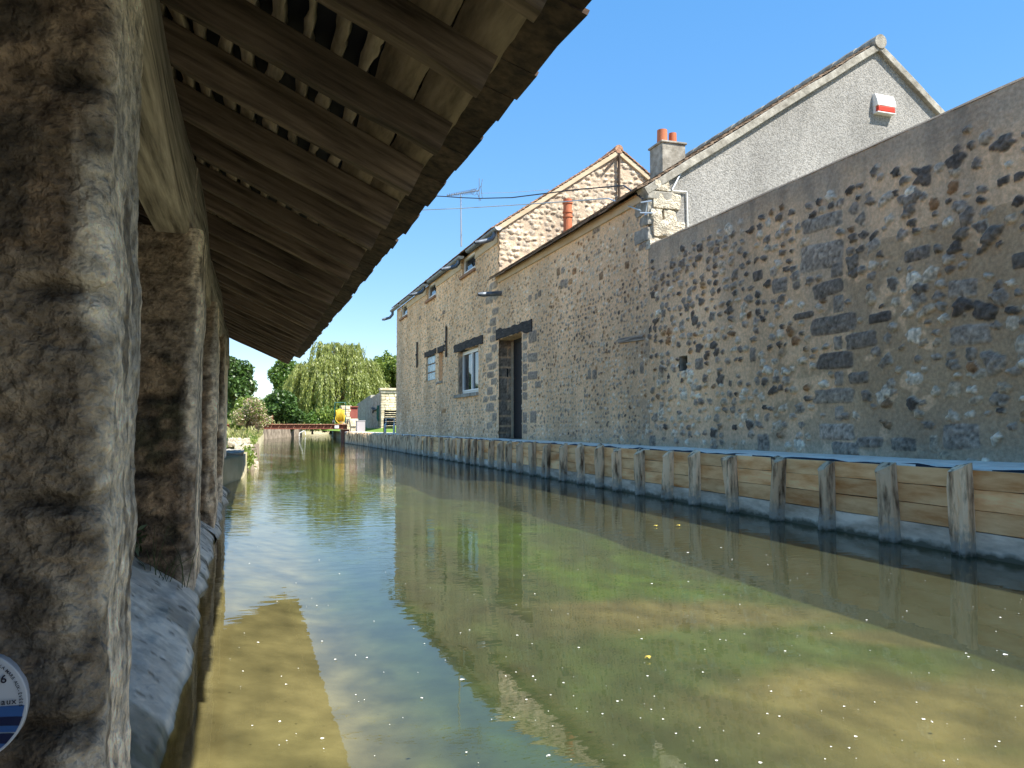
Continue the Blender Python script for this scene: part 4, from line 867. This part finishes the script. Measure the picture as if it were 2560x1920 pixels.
# sloping cement apron between the piers
def apron(y0, y1, seed, bump=0):
    yy = np.arange(y0, y1, .02); prof = [(-1.3, .43), (-.9, .42), (-.75, .40), (-.65, .36), (-.58, .315), (-.5, .262), (-.44, .22), (-.38, .178), (-.33, .145), (-.28, .112), (-.235, .085), (-.20, .055), (-.172, .025), (-.16, -.01), (-.155, -.08), (-.17, -.2), (-.16, -.5)]
    n0 = len(prof); fine_ = np.linspace(0, n0-1, 90); px_ = np.interp(fine_, range(n0), [p[0] for p in prof]); pz_ = np.interp(fine_, range(n0), [p[1] for p in prof])
    t = np.linspace(0, 1, 90); Yg, T = np.meshgrid(yy, t); Xg = np.broadcast_to(px_[:, None], Yg.shape).copy(); Zg = np.broadcast_to(pz_[:, None], Yg.shape).copy()
    lip = sstep(.5, .95, T); wv_ = (fb2(Yg*3.2, Yg*0+seed, 3, 70)-.5)
    gro = (fb2(Yg*9+Xg*3, Xg*5, 4, 71)-.5)*lip
    Xg += lip*(wv_*.075+gro*.018+.02); Zg += lip*(wv_*.035)+(fb2(Xg*3, Yg*3, 3, 72)-.5)*.03+gro*.005*lip+(fb2(Xg*26, Yg*26, 4, 73)-.5)*.012
    c = np.broadcast_to(np.array((.66, .65, .62)), Yg.shape+(3,)); moss = sstep(.5, .64, fb2(Yg*5+Xg*3, Xg*5, 4, 74)+.10*sstep(.5, .85, T)-.05)*sstep(.4, .7, T)
    c = mixc(c, (.07, .075, .045), moss*.9); c = mixc(c, (.42, .41, .40), sstep(.5, .66, fb2(Yg*2.5, Xg*2.5, 3, 75))*.5)
    c = mixc(c, (.30, .29, .27), sstep(.56, .66, fb2(Yg*17, Xg*17, 4, 76))*.5); c = mixc(c, (.10, .09, .075), sstep(.70, .76, fb2(Yg*30, Xg*30, 3, 77))*.8); c = mixc(c, (.07, .062, .04), sstep(.02, -.03, Zg))
    return grid('apron', np.stack([Xg, Yg, Zg], -1), 'apron', wh, c, flip=True)
apron(-5, -.5, 4); apron(-.5, 3.5, 1); apron(3.3, 5.5, 2); apron(5.3, 9.1, 3)

# round plaque on the near pier
pc_ = Vector(onY(-94, 1773, p1y-.012)); RP = 114*pc_.y*1.06/F_PX
pq = thing('round_plaque', tuple(pc_), 'round white and blue metal plaque fixed low on the nearest pier', 'plaque')
def disc(c, r_, y, t_, n_=64): return MB().prism([(c[0]+r_*math.cos(2*math.pi*k/n_), y, c[2]+r_*math.sin(2*math.pi*k/n_)) for k in range(n_)], (0, t_, 0))
M['pl_white'] = mat('plaque_white', (.45, .47, .52), .35); M['pl_blue'] = mat('plaque_blue', (.03, .09, .26), .35); M['pl_navy'] = mat('plaque_navy', (.008, .012, .05), .35); M['pl_ink'] = mat('plaque_ink', (.012, .014, .03), .5)
disc(pc_, RP, pc_.y, .03).build('disc', 'pl_white', pq, bevel=.0015)
def chord(zt, zb, y, m, bend=0):
    pts = []; n_ = 20; ri = RP*.955
    def half(z): return math.sqrt(max(0, ri*ri-z*z))
    for k in range(n_+1):
        t = -1+2*k/n_; x = t*half(zt); z = zt+bend*(1-t*t)
        if math.hypot(x, z) > ri: z = math.copysign(math.sqrt(max(0, ri*ri-x*x)), z)
        pts.append((pc_.x+x, y, pc_.z+z))
    for k in range(n_+1):
        t = 1-2*k/n_; x = t*half(zb); z = zb+bend*(1-t*t)
        if math.hypot(x, z) > ri: z = math.copysign(math.sqrt(max(0, ri*ri-x*x)), z)
        pts.append((pc_.x+x, y, pc_.z+z))
    return MB().prism(pts, (0, .001, 0)).build('wave_band', m, pq)
chord(-.03*RP, -.30*RP, pc_.y-.002, 'pl_blue', .03*RP)
for j, (a, b) in enumerate([(.16, .31), (.44, .60), (.74, .9)]): chord(-a*RP-.06*RP, -b*RP-.06*RP, pc_.y-.0026-.0001*j, 'pl_navy', .05*RP)
chord(-.36*RP, -.48*RP, pc_.y-.0021, 'pl_blue', .05*RP); chord(-.66*RP, -.79*RP, pc_.y-.0021, 'pl_blue', .05*RP)
def letters(items, name):
    V = []; Fs = []
    for (ch_, x, z, size, rot) in items:
        cu = bpy.data.curves.new('t', 'FONT'); cu.body = ch_; cu.size = size; cu.align_x = 'CENTER'; cu.offset = size*.02; ob = bpy.data.objects.new('t', cu); col.objects.link(ob)
        dg = bpy.context.evaluated_depsgraph_get(); me = bpy.data.meshes.new_from_object(ob.evaluated_get(dg)); k = len(V)
        for v in me.vertices:
            u, t = v.co.x, v.co.y; V.append((pc_.x+x+u*math.cos(rot)-t*math.sin(rot), pc_.y-.0032, pc_.z+z+u*math.sin(rot)+t*math.cos(rot)))
        for p in me.polygons: Fs.append(tuple(i+k for i in p.vertices))
        bpy.data.objects.remove(ob); bpy.data.curves.remove(cu); bpy.data.meshes.remove(me)
    return MB().add(V, Fs).build(name, 'pl_ink', pq)
its = [('6', .62*RP, .40*RP, .20*RP, 0)]+[(c, (.545+.082*i)*RP, .02*RP, .145*RP, 0) for i, c in enumerate('eaux')]
txt = 'DE LA MARE AUX-ÉVÉES'; a = R(63)
for c in txt:
    a -= R(3.4) if c != ' ' else R(2.2)
    if c != ' ': its.append((c, .875*RP*math.cos(a), .875*RP*math.sin(a), .075*RP, a-math.pi/2))
letters(its, 'lettering')

# ================================================================== LEAVES AND PLANTS
def leaves(name, P_, size, m, parent=None, elong=1.6, D=None, jit=1.0):
    P_ = np.asarray(P_); n_ = len(P_); a = rng.normal(size=(n_, 3)) if D is None else D+rng.normal(size=(n_, 3))*.25*jit
    a /= np.linalg.norm(a, axis=1, keepdims=True); b = np.cross(a, rng.normal(size=(n_, 3))); b /= np.linalg.norm(b, axis=1, keepdims=True)
    s_ = (size*(.6+.8*rng.random(n_)))[:, None]; a = a*s_*elong/2; b = b*s_/2
    nn = np.cross(a, b); nn /= np.linalg.norm(nn, axis=1, keepdims=True)
    V = np.stack([P_-a, P_+b*.9+nn*s_*.12, P_+a, P_-b*.9+nn*s_*.12], 1).reshape(-1, 3)
    return np_mesh(name, V, np.arange(4*n_).reshape(-1, 4), m, parent, smooth=False)
def blob_pts(blobs, n_, shell=.55):
    w_ = np.array([b[3]*b[4]*b[5] for b in blobs])**.7; w_ /= w_.sum(); out = []
    for b, k in zip(blobs, rng.multinomial(n_, w_)):
        d_ = rng.normal(size=(k, 3)); d_ /= np.linalg.norm(d_, axis=1, keepdims=True); r_ = (1-shell*rng.random(k)**1.6)[:, None]
        d_ = d_*r_*(1+.25*(rng.random((k, 1))-.5)); out.append(np.array(b[:3])+d_*np.array(b[3:6]))
    return np.concatenate(out)
def clumps(c, rx, ry, rz, n_, sz, seed):
    r = random.Random(seed); out = []
    for i in range(n_):
        a = r.uniform(0, 2*math.pi); e = math.asin(r.uniform(-.75, 1)); k = r.uniform(.45, .9)
        out.append((c[0]+rx*k*math.cos(a)*math.cos(e), c[1]+ry*k*math.sin(a)*math.cos(e), c[2]+rz*k*math.sin(e), sz*r.uniform(.7, 1.3)*rx, sz*r.uniform(.7, 1.3)*ry, sz*r.uniform(.6, 1.1)*rz))
    return out
def limb(mb, p, d, l, r_, dep, rr):
    q = [Vector(p)]; d = Vector(d).normalized(); n_ = 4
    for i in range(n_): d = (d+Vector((rr.uniform(-.18, .18), rr.uniform(-.18, .18), rr.uniform(-.05, .12)))).normalized(); q.append(q[-1]+d*l/n_)
    mb.tube(q, [r_*(1-.55*i/n_) for i in range(n_+1)], 7)
    if dep:
        for i in range(3): limb(mb, q[-1-(i == 2)], d+Vector((rr.uniform(-.8, .8), rr.uniform(-.8, .8), rr.uniform(-.1, .4))), l*.5, r_*.45, dep-1, rr)
def tree(name, x, y, z0, zc, rx, rz, m, label, n_=9000, leaf=.16, ncl=26, sz=.38, seed=1, group=None, ry=None, tr=.12):
    t = thing(name, (x, y, z0), label, 'tree', group); mb = MB(); limb(mb, (x, y, z0-.1), (0, 0, 1), max(.4, (zc-z0)*.62), tr, 2, random.Random(seed)); mb.build('trunk', 'bark', t)
    leaves('crown', blob_pts(clumps((x, y, zc), rx, ry or rx, rz, ncl, sz, seed), n_), leaf, m, t); return t
def W_(px, py, Y): return onY(px, py, Y)
def shrub(name, px0, px1, pyt, pyb, Y, m, label, n_, leaf, seed, cat='shrub', group=None, stems=True, zb=None):
    a, b = W_(px0, pyb, Y), W_(px1, pyt, Y); cx = (a[0]+b[0])/2; rx = (b[0]-a[0])/2; zb = .3 if zb is None else zb; zt = b[2]
    t = thing(name, (cx, Y, zb), label, cat, group); rz = (zt-zb)/2
    leaves('foliage', blob_pts(clumps((cx, Y, zb+rz), rx, rx*.9, rz, 16, .5, seed), n_), leaf, m, t)
    mb = MB(); r = random.Random(seed)
    for i in range(5): mb.tube([(cx+r.uniform(-.1, .1), Y, zb-.1), (cx+r.uniform(-.5, .5)*rx, Y+r.uniform(-.3, .3), zb+rz*1.3)], [.03, .008], 5)
    mb.build('stems', 'bark', t); return t
# weeping willow
wc = W_(835, 1000, 62); wt = thing('weeping_willow', (W_(848, 1060, 62)[0], 62, .4), 'large weeping willow beyond the footbridge at the canal bend', 'tree')
mb = MB(); rw = random.Random(4); bx0 = Vector((W_(848, 1060, 62)[0], 62, .3)); limb(mb, bx0, (-.1, 0, 1), 2.6, .26, 0, rw)
pts = []; dirs = []
sub = [(0, 0, .9, 1.0)]+[(math.cos(q)*rad, math.sin(q)*rad, ht+rw.uniform(-.35, .35), rw.uniform(.55, .95)) for rad, ht, num in ((1.25, .55, 6), (2.35, -.55, 10), (3.0, -1.7, 10)) for q in [2*math.pi*(j+rw.uniform(-.3, .3))/num for j in range(num)]]
for (ux, uy, uz, ur) in sub:
    top_ = Vector((wc[0]+.2+ux, 62+uy, 5.9+uz)); mb.tube([bx0+Vector((-.2, 0, 2.3)), (bx0+top_)/2+Vector((0, 0, 1.2)), top_], [.10, .055, .02], 6)
    for k in range(30):
        a = rw.uniform(0, 2*math.pi); rr_ = math.sqrt(rw.random())*ur
        p = top_+Vector((rr_*math.cos(a), rr_*math.sin(a), .35-.5*(rr_/ur)**2+rw.uniform(-.1, .15))); o = Vector((math.cos(a)*.6+ux*.25, math.sin(a)*.6+uy*.25, 0))
        l = min(p.z-.9, rw.uniform(1.3, 2.9))
        for s_ in range(int(l*16)):
            t = s_/(l*16); q = p+o*(.55*math.sqrt(t+.01))+Vector((0, 0, .12*math.sin(min(1, t*4)*math.pi)-l*t**1.1))
            for _ in range(2): pts.append((q.x+rw.gauss(0, .05), q.y+rw.gauss(0, .05), q.z+rw.gauss(0, .05))); dirs.append((o.x*.3*(1-t), o.y*.3*(1-t), -1))
for _ in range(26):
    a = rw.uniform(0, 6.28); p = Vector((wc[0]+rw.uniform(-.6, 2.3), 62, 6.3)); mb.tube([p+Vector((0, 0, -.8)), p+Vector((rw.uniform(-.35, .5), 0, rw.uniform(.2, .8)))], [.02, .006], 4)
mb.build('trunk', 'bark', wt); leaves('crown', pts, .062, 'f_willow', wt, 3.4, np.array(dirs))
tree('broadleaf_tree', W_(728, 980, 78)[0], 78, .4, W_(728, 955, 78)[2]+.0, 1.9, 2.1, 'f_mid', 'rounded dark green tree behind the left side of the willow', 9000, .2, 24, .4, 3)
tree('broadleaf_tree', W_(768, 980, 80)[0], 80, .4, 3.6, 1.8, 2.6, 'f_mid', 'tall green tree directly behind the weeping willow', 8000, .2, 24, .4, 5)
tree('garden_tree', W_(585, 970, 36)[0], 36, .3, W_(590, 965, 36)[2], .85, 1.1, 'f_dark', 'dark leafy tree behind the last pier of the wash house', 8000, .1, 24, .4, 6, tr=.06)
tree('broadleaf_tree', W_(985, 940, 70)[0], 70, .5, W_(985, 935, 70)[2], 1.9, 2.3, 'f_light', 'light green tree showing beside the far corner of the flint house', 8000, .17, 24, .36, 8)
tree('broadleaf_tree', W_(935, 980, 75)[0], 75, .5, W_(935, 985, 75)[2], 1.9, 1.6, 'f_willow', 'pale green tree behind the sandstone gate pier', 7000, .14, 24, .36, 9)
shrub('laurel_bush', 640, 752, 985, 1068, 55, 'f_dark', 'big rounded dark laurel bush left of the willow', 16000, .15, 11, 'bush')
shrub('laurel_bush', 640, 705, 990, 1068, 60, 'f_mid', 'mid green bush behind the big dark laurel', 5000, .15, 12, 'bush')
fs_ = shrub('flowering_shrub', 585, 663, 1000, 1085, 26, 'f_pink', 'pink and cream flowering shrub on the left bank', 4200, .035, 13)
for mm_, kk in (('f_light', 5200), ('f_cream', 2600)):
    leaves('foliage', blob_pts(clumps((fs_.location.x, 26, .3+.62), .52, .47, .62, 16, .5, 13), kk), .034, mm_, fs_)
shrub('leafy_shrub', 578, 632, 985, 1085, 29, 'f_light', 'bright green shrub behind the pink flowering one', 4000, .07, 14)
shrub('leafy_shrub', 800, 852, 1012, 1062, 52, 'f_light', 'yellow green shrub under the willow left of the hose reel', 4500, .12, 15)
shrub('leafy_shrub', 758, 805, 1030, 1068, 52, 'f_mid', 'low green shrub under the left side of the willow', 3000, .11, 16)
shrub('leafy_shrub', 862, 905, 1008, 1050, 50, 'f_light', 'yellow green shrub behind the red hood panel', 2500, .1, 17, zb=.6)
# far tree line and ground cover
n_ = 26000; u = rng.random(n_); Pf = np.stack([-60+140*u, 190+rng.normal(size=n_)*5, .5+rng.random(n_)*(7.2+1.8*np.sin(u*40)+1.4*np.sin(u*91))], 1)
tag(leaves('distant_woods', Pf, 1.3, 'f_mid'), 'hazy green line of woods on the horizon behind the left bank', 'woods', kind='stuff')
def cover(name, n_, fx_, m, leaf, label, up=1.0, el=3):
    P_ = np.array([fx_() for _ in range(n_)]); tag(leaves(name, P_, leaf, m, None, el, np.tile((0, 0, up), (n_, 1)), 1.6), label, 'plants', kind='stuff')
def fbk():
    y = rng.uniform(14.5, 44); x = bank_l(y)-abs(rng.normal())*.45-.02; return (x, y, .30+abs(rng.normal())*.13)
cover('bank_grass', 7000, fbk, 'f_hay', .035, 'straw coloured grass and weeds along the left bank')
def fbk2():
    y = rng.uniform(14.5, 24); x = bank_l(y)-abs(rng.normal())*.3-.0; return (x, y, .28+abs(rng.normal())*.10-.12*(rng.random() < .3))
cover('bank_weeds', 3500, fbk2, 'f_light', .045, 'fresh green weeds hanging over the left bank edge', .4, 1.6)
def fbk3():
    y = rng.uniform(47, 74); x = rng.uniform(bank_l(y)-3, bank_r(y)+4) if y > 66 else (bank_l(y)-rng.random()*3 if rng.random() < .5 else bank_r(y)+.2+rng.random()*2); return (x, y, .35+abs(rng.normal())*.28)
cover('reeds', 12000, fbk3, 'f_hay', .09, 'tall pale grass beyond the footbridge')
def fb4():
    c = W_(622, 1150, 13.3); return (c[0]-.02+rng.normal()*.05, 13.3+rng.normal()*.12, .22+rng.normal()*.08)
pl_ = thing('stone_wall_plant', (-.0, 13.3, .1), 'bright green plant growing from the stones beside the concrete slab', 'plant')
leaves('leaves', [fb4() for _ in range(500)], .035, 'f_light', pl_)
# sparse weeds on the second pier and apron
wd = thing('wall_weed', (-.26, 3.36, .08), 'wispy weed stalks at the foot of the second pier', 'plant'); mb = MB(); r = random.Random(8)
for i in range(16):
    b_ = Vector((-.28+r.uniform(-.06, .08), 3.36+r.uniform(-.03, .02), .08)); t_ = b_+Vector((r.uniform(-.1, .12), r.uniform(-.06, .02), r.uniform(.1, .26))); mb.tube([b_, (b_+t_)/2+Vector((r.uniform(-.02, .02), 0, .02)), t_], [.0016, .0013, .0006], 4)
mb.build('stalks', 'f_fern', wd)
wd = thing('wall_weed', (-.42, 3.37, .3), 'small dark green tuft on the lower face of the second pier', 'plant')
leaves('leaves', [(-.42+rng.normal()*.03, 3.38+rng.normal()*.01, .27+rng.normal()*.025) for _ in range(120)], .012, 'f_fern', wd, 3.5)

# ================================================================== LEFT BANK STONES, PALISADE
tag(rough_stone('concrete_slab', -.9, .0, -.5, .35, 11.5, 13.2, 'concrete', None, 4, 30), 'square concrete landing block just past the wash house', 'concrete block')
r = random.Random(12)
for i, (px, py, Y, w_, h_, dsc) in enumerate([(618, 1150, 14.0, .17, .14, 'large pale boulder at the water beside the concrete block'), (612, 1122, 13.9, .16, .09, 'flat pale stone on top of the bank boulders'), (628, 1172, 14.2, .14, .16, 'rounded rubble stone lowest at the waterline of the left bank'), (600, 1105, 14.6, .2, .08, 'shaded slab of stone behind the flat pale one')]):
    c = W_(px, py, Y); o = rough_stone('bank_stone', c[0]-w_, c[0]+w_*.8, c[2]-h_ if i != 2 else -.3, c[2]+h_*.8, Y-.3, Y+.35, 'stonelight', None, i*2.7); tag(o, dsc, 'stone', 'stones on the left bank')
# bank revetment left, upright stakes
pb = thing('stake_palisade', (2.4, 53, 0), 'palisade of upright grey stakes on the far left bank under the footbridge', 'retaining wall'); mb = MB(); r = random.Random(15); k = 0
for y in np.arange(45.5, 60, .155):
    if k >= 97: break
    x = bank_l(y)+.04; h = .62+r.uniform(-.05, .05); MB().tube([(x, y, -.4), (x+r.uniform(-.02, .02), y+r.uniform(-.03, .03), h-.03), (x, y, h)], [.07, .065, .03], 6).build('stake', 'stake', pb); k += 1
pl2 = thing('log_edging', (.15, 17, 0), 'low upright log edging holding the near left bank', 'edging')
for y in np.arange(13.6, 20, .16):
    x = bank_l(y)+.03; MB().tube([(x, y, -.4), (x, y, .27+r.uniform(-.04, .04))], .07, 7).build('log', 'stake', pl2)
hr = onY(755, 1085, 58); mb = MB(); A = Vector(onY(748, 1083, 58)); B = Vector(onY(762, 1077, 58)); C_ = Vector(onY(764, 1088, 58))
tag(MB().tube([A-Vector((0, 0, .2)), A, B-Vector((.06, 0, 0)), B, C_], .035, 6).build('handrail', 'white'), 'bent white tube rail at the water beyond the footbridge', 'rail')

# ================================================================== FOOTBRIDGE
fb = thing('footbridge', (2.3, 35.6, .7), 'low rust red steel footbridge spanning the canal', 'footbridge')
xa, xb = -1.6, onY(868, 1070, 35.3)[0]
for yy in (35.3, 36.3):
    MB().box(xa, xb, yy-.03, yy+.03, .75, .775).box(xa, xb, yy-.01, yy+.01, .60, .75).box(xa, xb, yy-.03, yy+.03, .58, .60).build('girder', 'rust', fb)
dk = MB(); x = xa
while x < xb-.05: dk.box(x, x+.13, 35.2, 36.4, .779, .80+.006*(random.random())); x += .15
dk.build('deck', 'rust_and_lit_edge', fb)  # lit top edge of the bridge put into a paler deck colour
x = xa+.2
while x < xb-.1:
    MB().obox((x, 35.255, .675), (.035, 0, .07), (0, .012, 0), (.006, 0, -.003)).build('brace', 'rust_and_lit_edge', fb); x += .31
for (px, py) in ((681, 1038), (650, 1036)):
    c = onY(px, py, 35.3); MB().box(c[0]-.03, c[0]+.03, 35.27, 35.33, .8, c[2]).build('upright', 'rust', fb)
c = onY(842, 1071, 35.2); MB().box(c[0]-.09, c[0]+.09, 35.20, 35.23, .62, .74).build('notice', 'white', fb)
c = onY(866, 1080, 35.3); MB().box(c[0]-.12, c[0]+.12, 35.25, 36.35, -.3, .57).build('abutment', 'rust', fb)

# hose reel on the bridge end
hc = onY(850, 1045, 35.8); hx = hc[0]; hrz = .80
hrl = thing('hose_reel', (hx, 35.8, hrz), 'yellow hose coiled on a green wheeled reel at the bridge end', 'hose reel'); mb = MB(); r = random.Random(3)
for k in range(9):
    px_ = hx-.16+.04*k; pts_ = []
    for s_ in range(25):
        a = 2*math.pi*s_/24; pts_.append((px_+.012*math.sin(a*2+k), 35.8-.19*math.sin(a)-.03*(k % 2), hrz+.40-.02*abs(k-4)*.5+(.27-.006*abs(k-4))*math.cos(a)))
    mb.tube(pts_, .024, 6, cap=False)
mb.build('hose_coil', 'yellow', hrl, smooth=True)
pts_ = [(hx-.2+.03*math.sin(t), 35.62, hrz+.62-.1*t) for t in range(5)]+[(hx-.16, 35.58, hrz+.12), (hx-.08, 35.56, hrz+.04), (hx+.06, 35.56, hrz+.04), (hx+.15, 35.58, hrz+.14), (hx+.2, 35.6, hrz+.4)]
MB().tube(pts_, .022, 6).build('hose_loop', 'yellow', hrl, smooth=True)
mb = MB()
for sx_ in (-.24, .24): mb.tube([(hx+sx_, 35.95, hrz+.05), (hx+sx_, 35.8, hrz+.5), (hx+sx_, 35.75, hrz+.95)], .018, 6).tube([(hx+sx_, 35.6, hrz+.03), (hx+sx_, 35.8, hrz+.4)], .018, 6)
mb.tube([(hx-.24, 35.8, hrz+.4), (hx+.24, 35.8, hrz+.4)], .03, 8).tube([(hx-.24, 35.75, hrz+.95), (hx+.24, 35.75, hrz+.95)], .018, 6).build('frame', 'green', hrl)
for sx_ in (-.3, .3):
    wl = MB().tube([(hx+sx_-.02, 35.62, hrz+.11), (hx+sx_+.02, 35.62, hrz+.11)], .1, 16).build('wheel', 'black', hrl); MB().tube([(hx+sx_-.03, 35.62, hrz+.11), (hx+sx_+.03, 35.62, hrz+.11)], .055, 12).build('rim', 'white', wl)

# masonry barbecue with red hood
ba = onY(852, 1078, 36.8); bb = onY(876, 1017, 36.8); bq = thing('stone_fireplace', (ba[0]+.2, 36.8, .45), 'outdoor stone fireplace with a rust red hood panel', 'fireplace')
r = random.Random(6); z = .42; k = 0
while z < bb[2]-.05:
    h = r.uniform(.09, .14); mb = MB(); x = ba[0]
    while x < bb[0]-.05: w_ = r.uniform(.12, .22); mb.box(x+.008, min(x+w_, bb[0])-.004, 36.6+r.uniform(0, .03), 37.2, z+.006, z+h-.006); x += w_
    mb.build('stone_course', 'sandstone', bq, bevel=.01); z += h
MB().box(ba[0]-.02, bb[0]+.04, 36.62, 37.2, bb[2]-.03, bb[2]+.05).build('cap_stone', 'sandstone', bq, bevel=.01)
ra, rb = onY(875, 1046, 36.7), onY(894, 1018, 36.7); MB().box(ra[0], rb[0], 36.66, 36.72, ra[2], rb[2]).box(ra[0]-.02, rb[0]+.02, 36.6, 36.74, rb[2], rb[2]+.04).build('hood_panel', 'corten', bq)
# stone basin
ca, cb = onY(872, 1065, 34.9), onY(894, 1047, 34.9); cx = (ca[0]+cb[0])/2; bs = thing('stone_basin', (cx, 34.9, .45), 'pale stone basin flaring out above a narrow foot', 'basin'); hw = (cb[0]-ca[0])/2
MB().prism([(cx-hw, 34.7, cb[2]), (cx+hw, 34.7, cb[2]), (cx+hw, 34.7, cb[2]-.05), (cx+hw*.55, 34.7, ca[2]-.02), (cx-hw*.55, 34.7, ca[2]-.02), (cx-hw, 34.7, cb[2]-.05)], (0, .45, 0)).build('bowl', 'sandstone', bs, bevel=.012)
MB().box(cx-hw*.6, cx+hw*.6, 34.75, 35.1, .42, ca[2]-.021).build('foot', 'sandstone', bs, bevel=.02)
ga, gb_ = onY(892, 1082, 34.0), onY(913, 1053, 34.0)
tag(MB().box(ga[0], gb_[0], 34.0, 34.35, .47, gb_[2]).box(ga[0]-.015, gb_[0]+.015, 33.985, 34.365, gb_[2], gb_[2]+.03).build('storage_box', 'mauve', None, bevel=.01), 'plain grey upright box between the stone basin and the lawn', 'box')
# sandstone gate pier with the wall running back from it
XP0 = onY(953, 1000, 34)[0]; XP1 = 6.75; pt = 2.30
gp = thing('sandstone_pier_wall', (XP0+.3, 34, .6), 'grey rendered wall ending in a sunlit sandstone block pier', 'wall'); r = random.Random(9); z = .45; row = 0
while z < pt-.22:
    h = r.uniform(.09, .16); mb = MB(); x = XP0
    while x < XP1: w_ = r.uniform(.14, .34); mb.box(x+.008, min(x+w_, XP1)-.008, 34.0+r.uniform(0, .025), 34.3, z+.008, z+h-.008); x += w_
    mb.build('stone_course', 'sandstone', gp, bevel=.012); z += h; row += 1
MB().box(XP0+.02, XP1-.02, 34.03, 34.32, .45, pt-.1).build('core', 'concrete', gp)
MB().box(XP0-.03, XP1, 33.97, 34.34, z, pt-.06).build('soldier_course', 'concrete', gp, bevel=.01); MB().box(XP0-.06, XP1, 33.93, 34.36, pt-.06, pt+.04).build('coping', 'sandstone', gp, bevel=.015)
yb1 = onX(918, 1000, XP0)[1]; yb2 = min(onX(893, 1015, XP0+.15)[1], 60)
MB().prism([(XP0, 34.32, .4), (XP0, yb1, .4), (XP0, yb1, onX(918, 1001, XP0)[2]), (XP0, 34.32, pt-.12)], (.3, 0, 0)).build('rendered_wall', 'concrete', gp)
MB().prism([(XP0+.16, yb1, .4), (XP0+.16, yb2, .4), (XP0+.16, yb2, 1.9), (XP0+.16, yb1, 2.2)], (.3, 0, 0)).build('rendered_wall', 'concrete', gp)
gh = onX(946, 1033, XP0-.03); cl = MB()
for k in range(4): cl.tube([(XP0-.03-.01*k, gh[1]+(.2+.02*k)*math.sin(2*math.pi*s_/20), gh[2]+.0+(.30+.015*k)*math.cos(2*math.pi*s_/20)) for s_ in range(21)], .013, 5, cap=False)
cl.tube([(XP0-.03, gh[1], gh[2]-.3), (XP0-.03, gh[1]+.02, .65)], .013, 5)
tag(cl.build('garden_hose', 'green'), 'dark green garden hose hung in a long coil on the grey wall', 'hose')
iv = onX(935, 1024, XP0-.03); mb = MB().tube([(XP0-.05, iv[1]-1.1, iv[2]+.02), (XP0-.05, iv[1]-.4, iv[2]-.04), (XP0-.05, iv[1]+.3, iv[2]+.06), (XP0-.05, iv[1]+.8, iv[2]+.10)], [.01, .05, .05, .02], 6).tube([(XP0-.05, iv[1]+.1, iv[2]), (XP0-.05, iv[1]+.2, iv[2]-.15)], .03, 6)
tag(mb.build('wall_ornament', 'black'), 'black iron lizard like ornament on the grey wall', 'ornament')

# garden chairs at the house corner
def chair(px, py, Y, m, label, rz, s_=1.0, slat='black'):
    c = onY(px, py, Y); t = thing('garden_chair', (c[0], Y, .48), label, 'chair', 'garden chairs at the house corner'); x, z = c[0], .482
    def Tr(p): return (x+(p[0]*math.cos(rz)-p[1]*math.sin(rz))*s_, Y+(p[0]*math.sin(rz)+p[1]*math.cos(rz))*s_, z+p[2]*s_)
    for sg in (-1, 1):
        MB().tube([Tr(p) for p in ((-.28, sg*.26, 0), (-.26, sg*.26, .40), (-.2, sg*.26, .50), (.1, sg*.26, .56), (.26, sg*.26, .54), (.24, sg*.26, .02), (-.28, sg*.26, .02))], .022, 6).build('side_frame', m, t)
    MB().tube([Tr(p) for p in ((.2, -.24, .3), (.32, -.24, .9), (.32, .24, .9), (.2, .24, .3))], .018, 6).build('back_frame', m, t)
    mb = MB(); mc = Matrix.Rotation(rz, 3, 'Z')
    for i in range(6): mb.obox(Tr((.215+.02*i, 0, .42+.085*i)), mc @ Vector((.006*s_, 0, 0)), mc @ Vector((0, .23*s_, 0)), Vector((.008, 0, .03*s_)))
    mb.build('back_slats', slat, t); MB().obox(Tr((0, 0, .33)), mc @ Vector((.24*s_, 0, -.01)), mc @ Vector((0, .25*s_, 0)), (0, 0, .015)).build('seat', slat, t)
chair(974, 1080, 24.9, 'grey', 'grey tube framed garden chair nearest the house corner', R(75), .52)
chair(977, 1078, 26.4, 'black', 'black slatted garden chair behind the grey framed one', R(80), .85)

# ================================================================== FLOATING SPECKS
mb = MB(); r = random.Random(21)
for k in range(230):
    px_, py_ = r.uniform(560, 2560), 1150+760*r.random()**.7
    p = onZ(px_, py_, .003)
    if p[0] > bank_r(p[1])-.15 or p[0] < -.1 or p[1] > 14: continue
    s_ = .0013+.0036*r.random()**2*(1+(r.random() < .12)*1.2); ar = r.uniform(.6, 1); n_ = 7; ph = r.random()*3
    mb.add([(p[0]+s_*math.cos(2*math.pi*i/n_+ph), p[1]+s_*ar*math.sin(2*math.pi*i/n_+ph), .003+.001*math.sin(i*2.)) for i in range(n_)], [tuple(range(n_))])
tag(mb.build('floating_petals', 'petal'), 'scattered tiny white petals and foam specks on the water', 'petals', kind='stuff')
for (px_, py_, dsc) in ((1640, 1315, 'curled yellow leaf floating nearer the wash house'), (1697, 1314, 'curled yellow leaf floating nearer the plank bank'), (1621, 1645, 'pale brown leaf floating in mid canal')):
    p = Vector(onZ(px_, py_, .006)); s_ = .009 if py_ > 1500 else .013
    tag(MB().add([p+Vector((s_*math.cos(a_)*(1.5 if i in (0, 4) else 1), .8*s_*math.sin(a_), .006*(i % 2))) for i, a_ in enumerate([k*math.pi/4 for k in range(8)])], [tuple(range(8))]).build('floating_leaf', 'leafyellow'), dsc, 'leaf', 'leaves on the water')
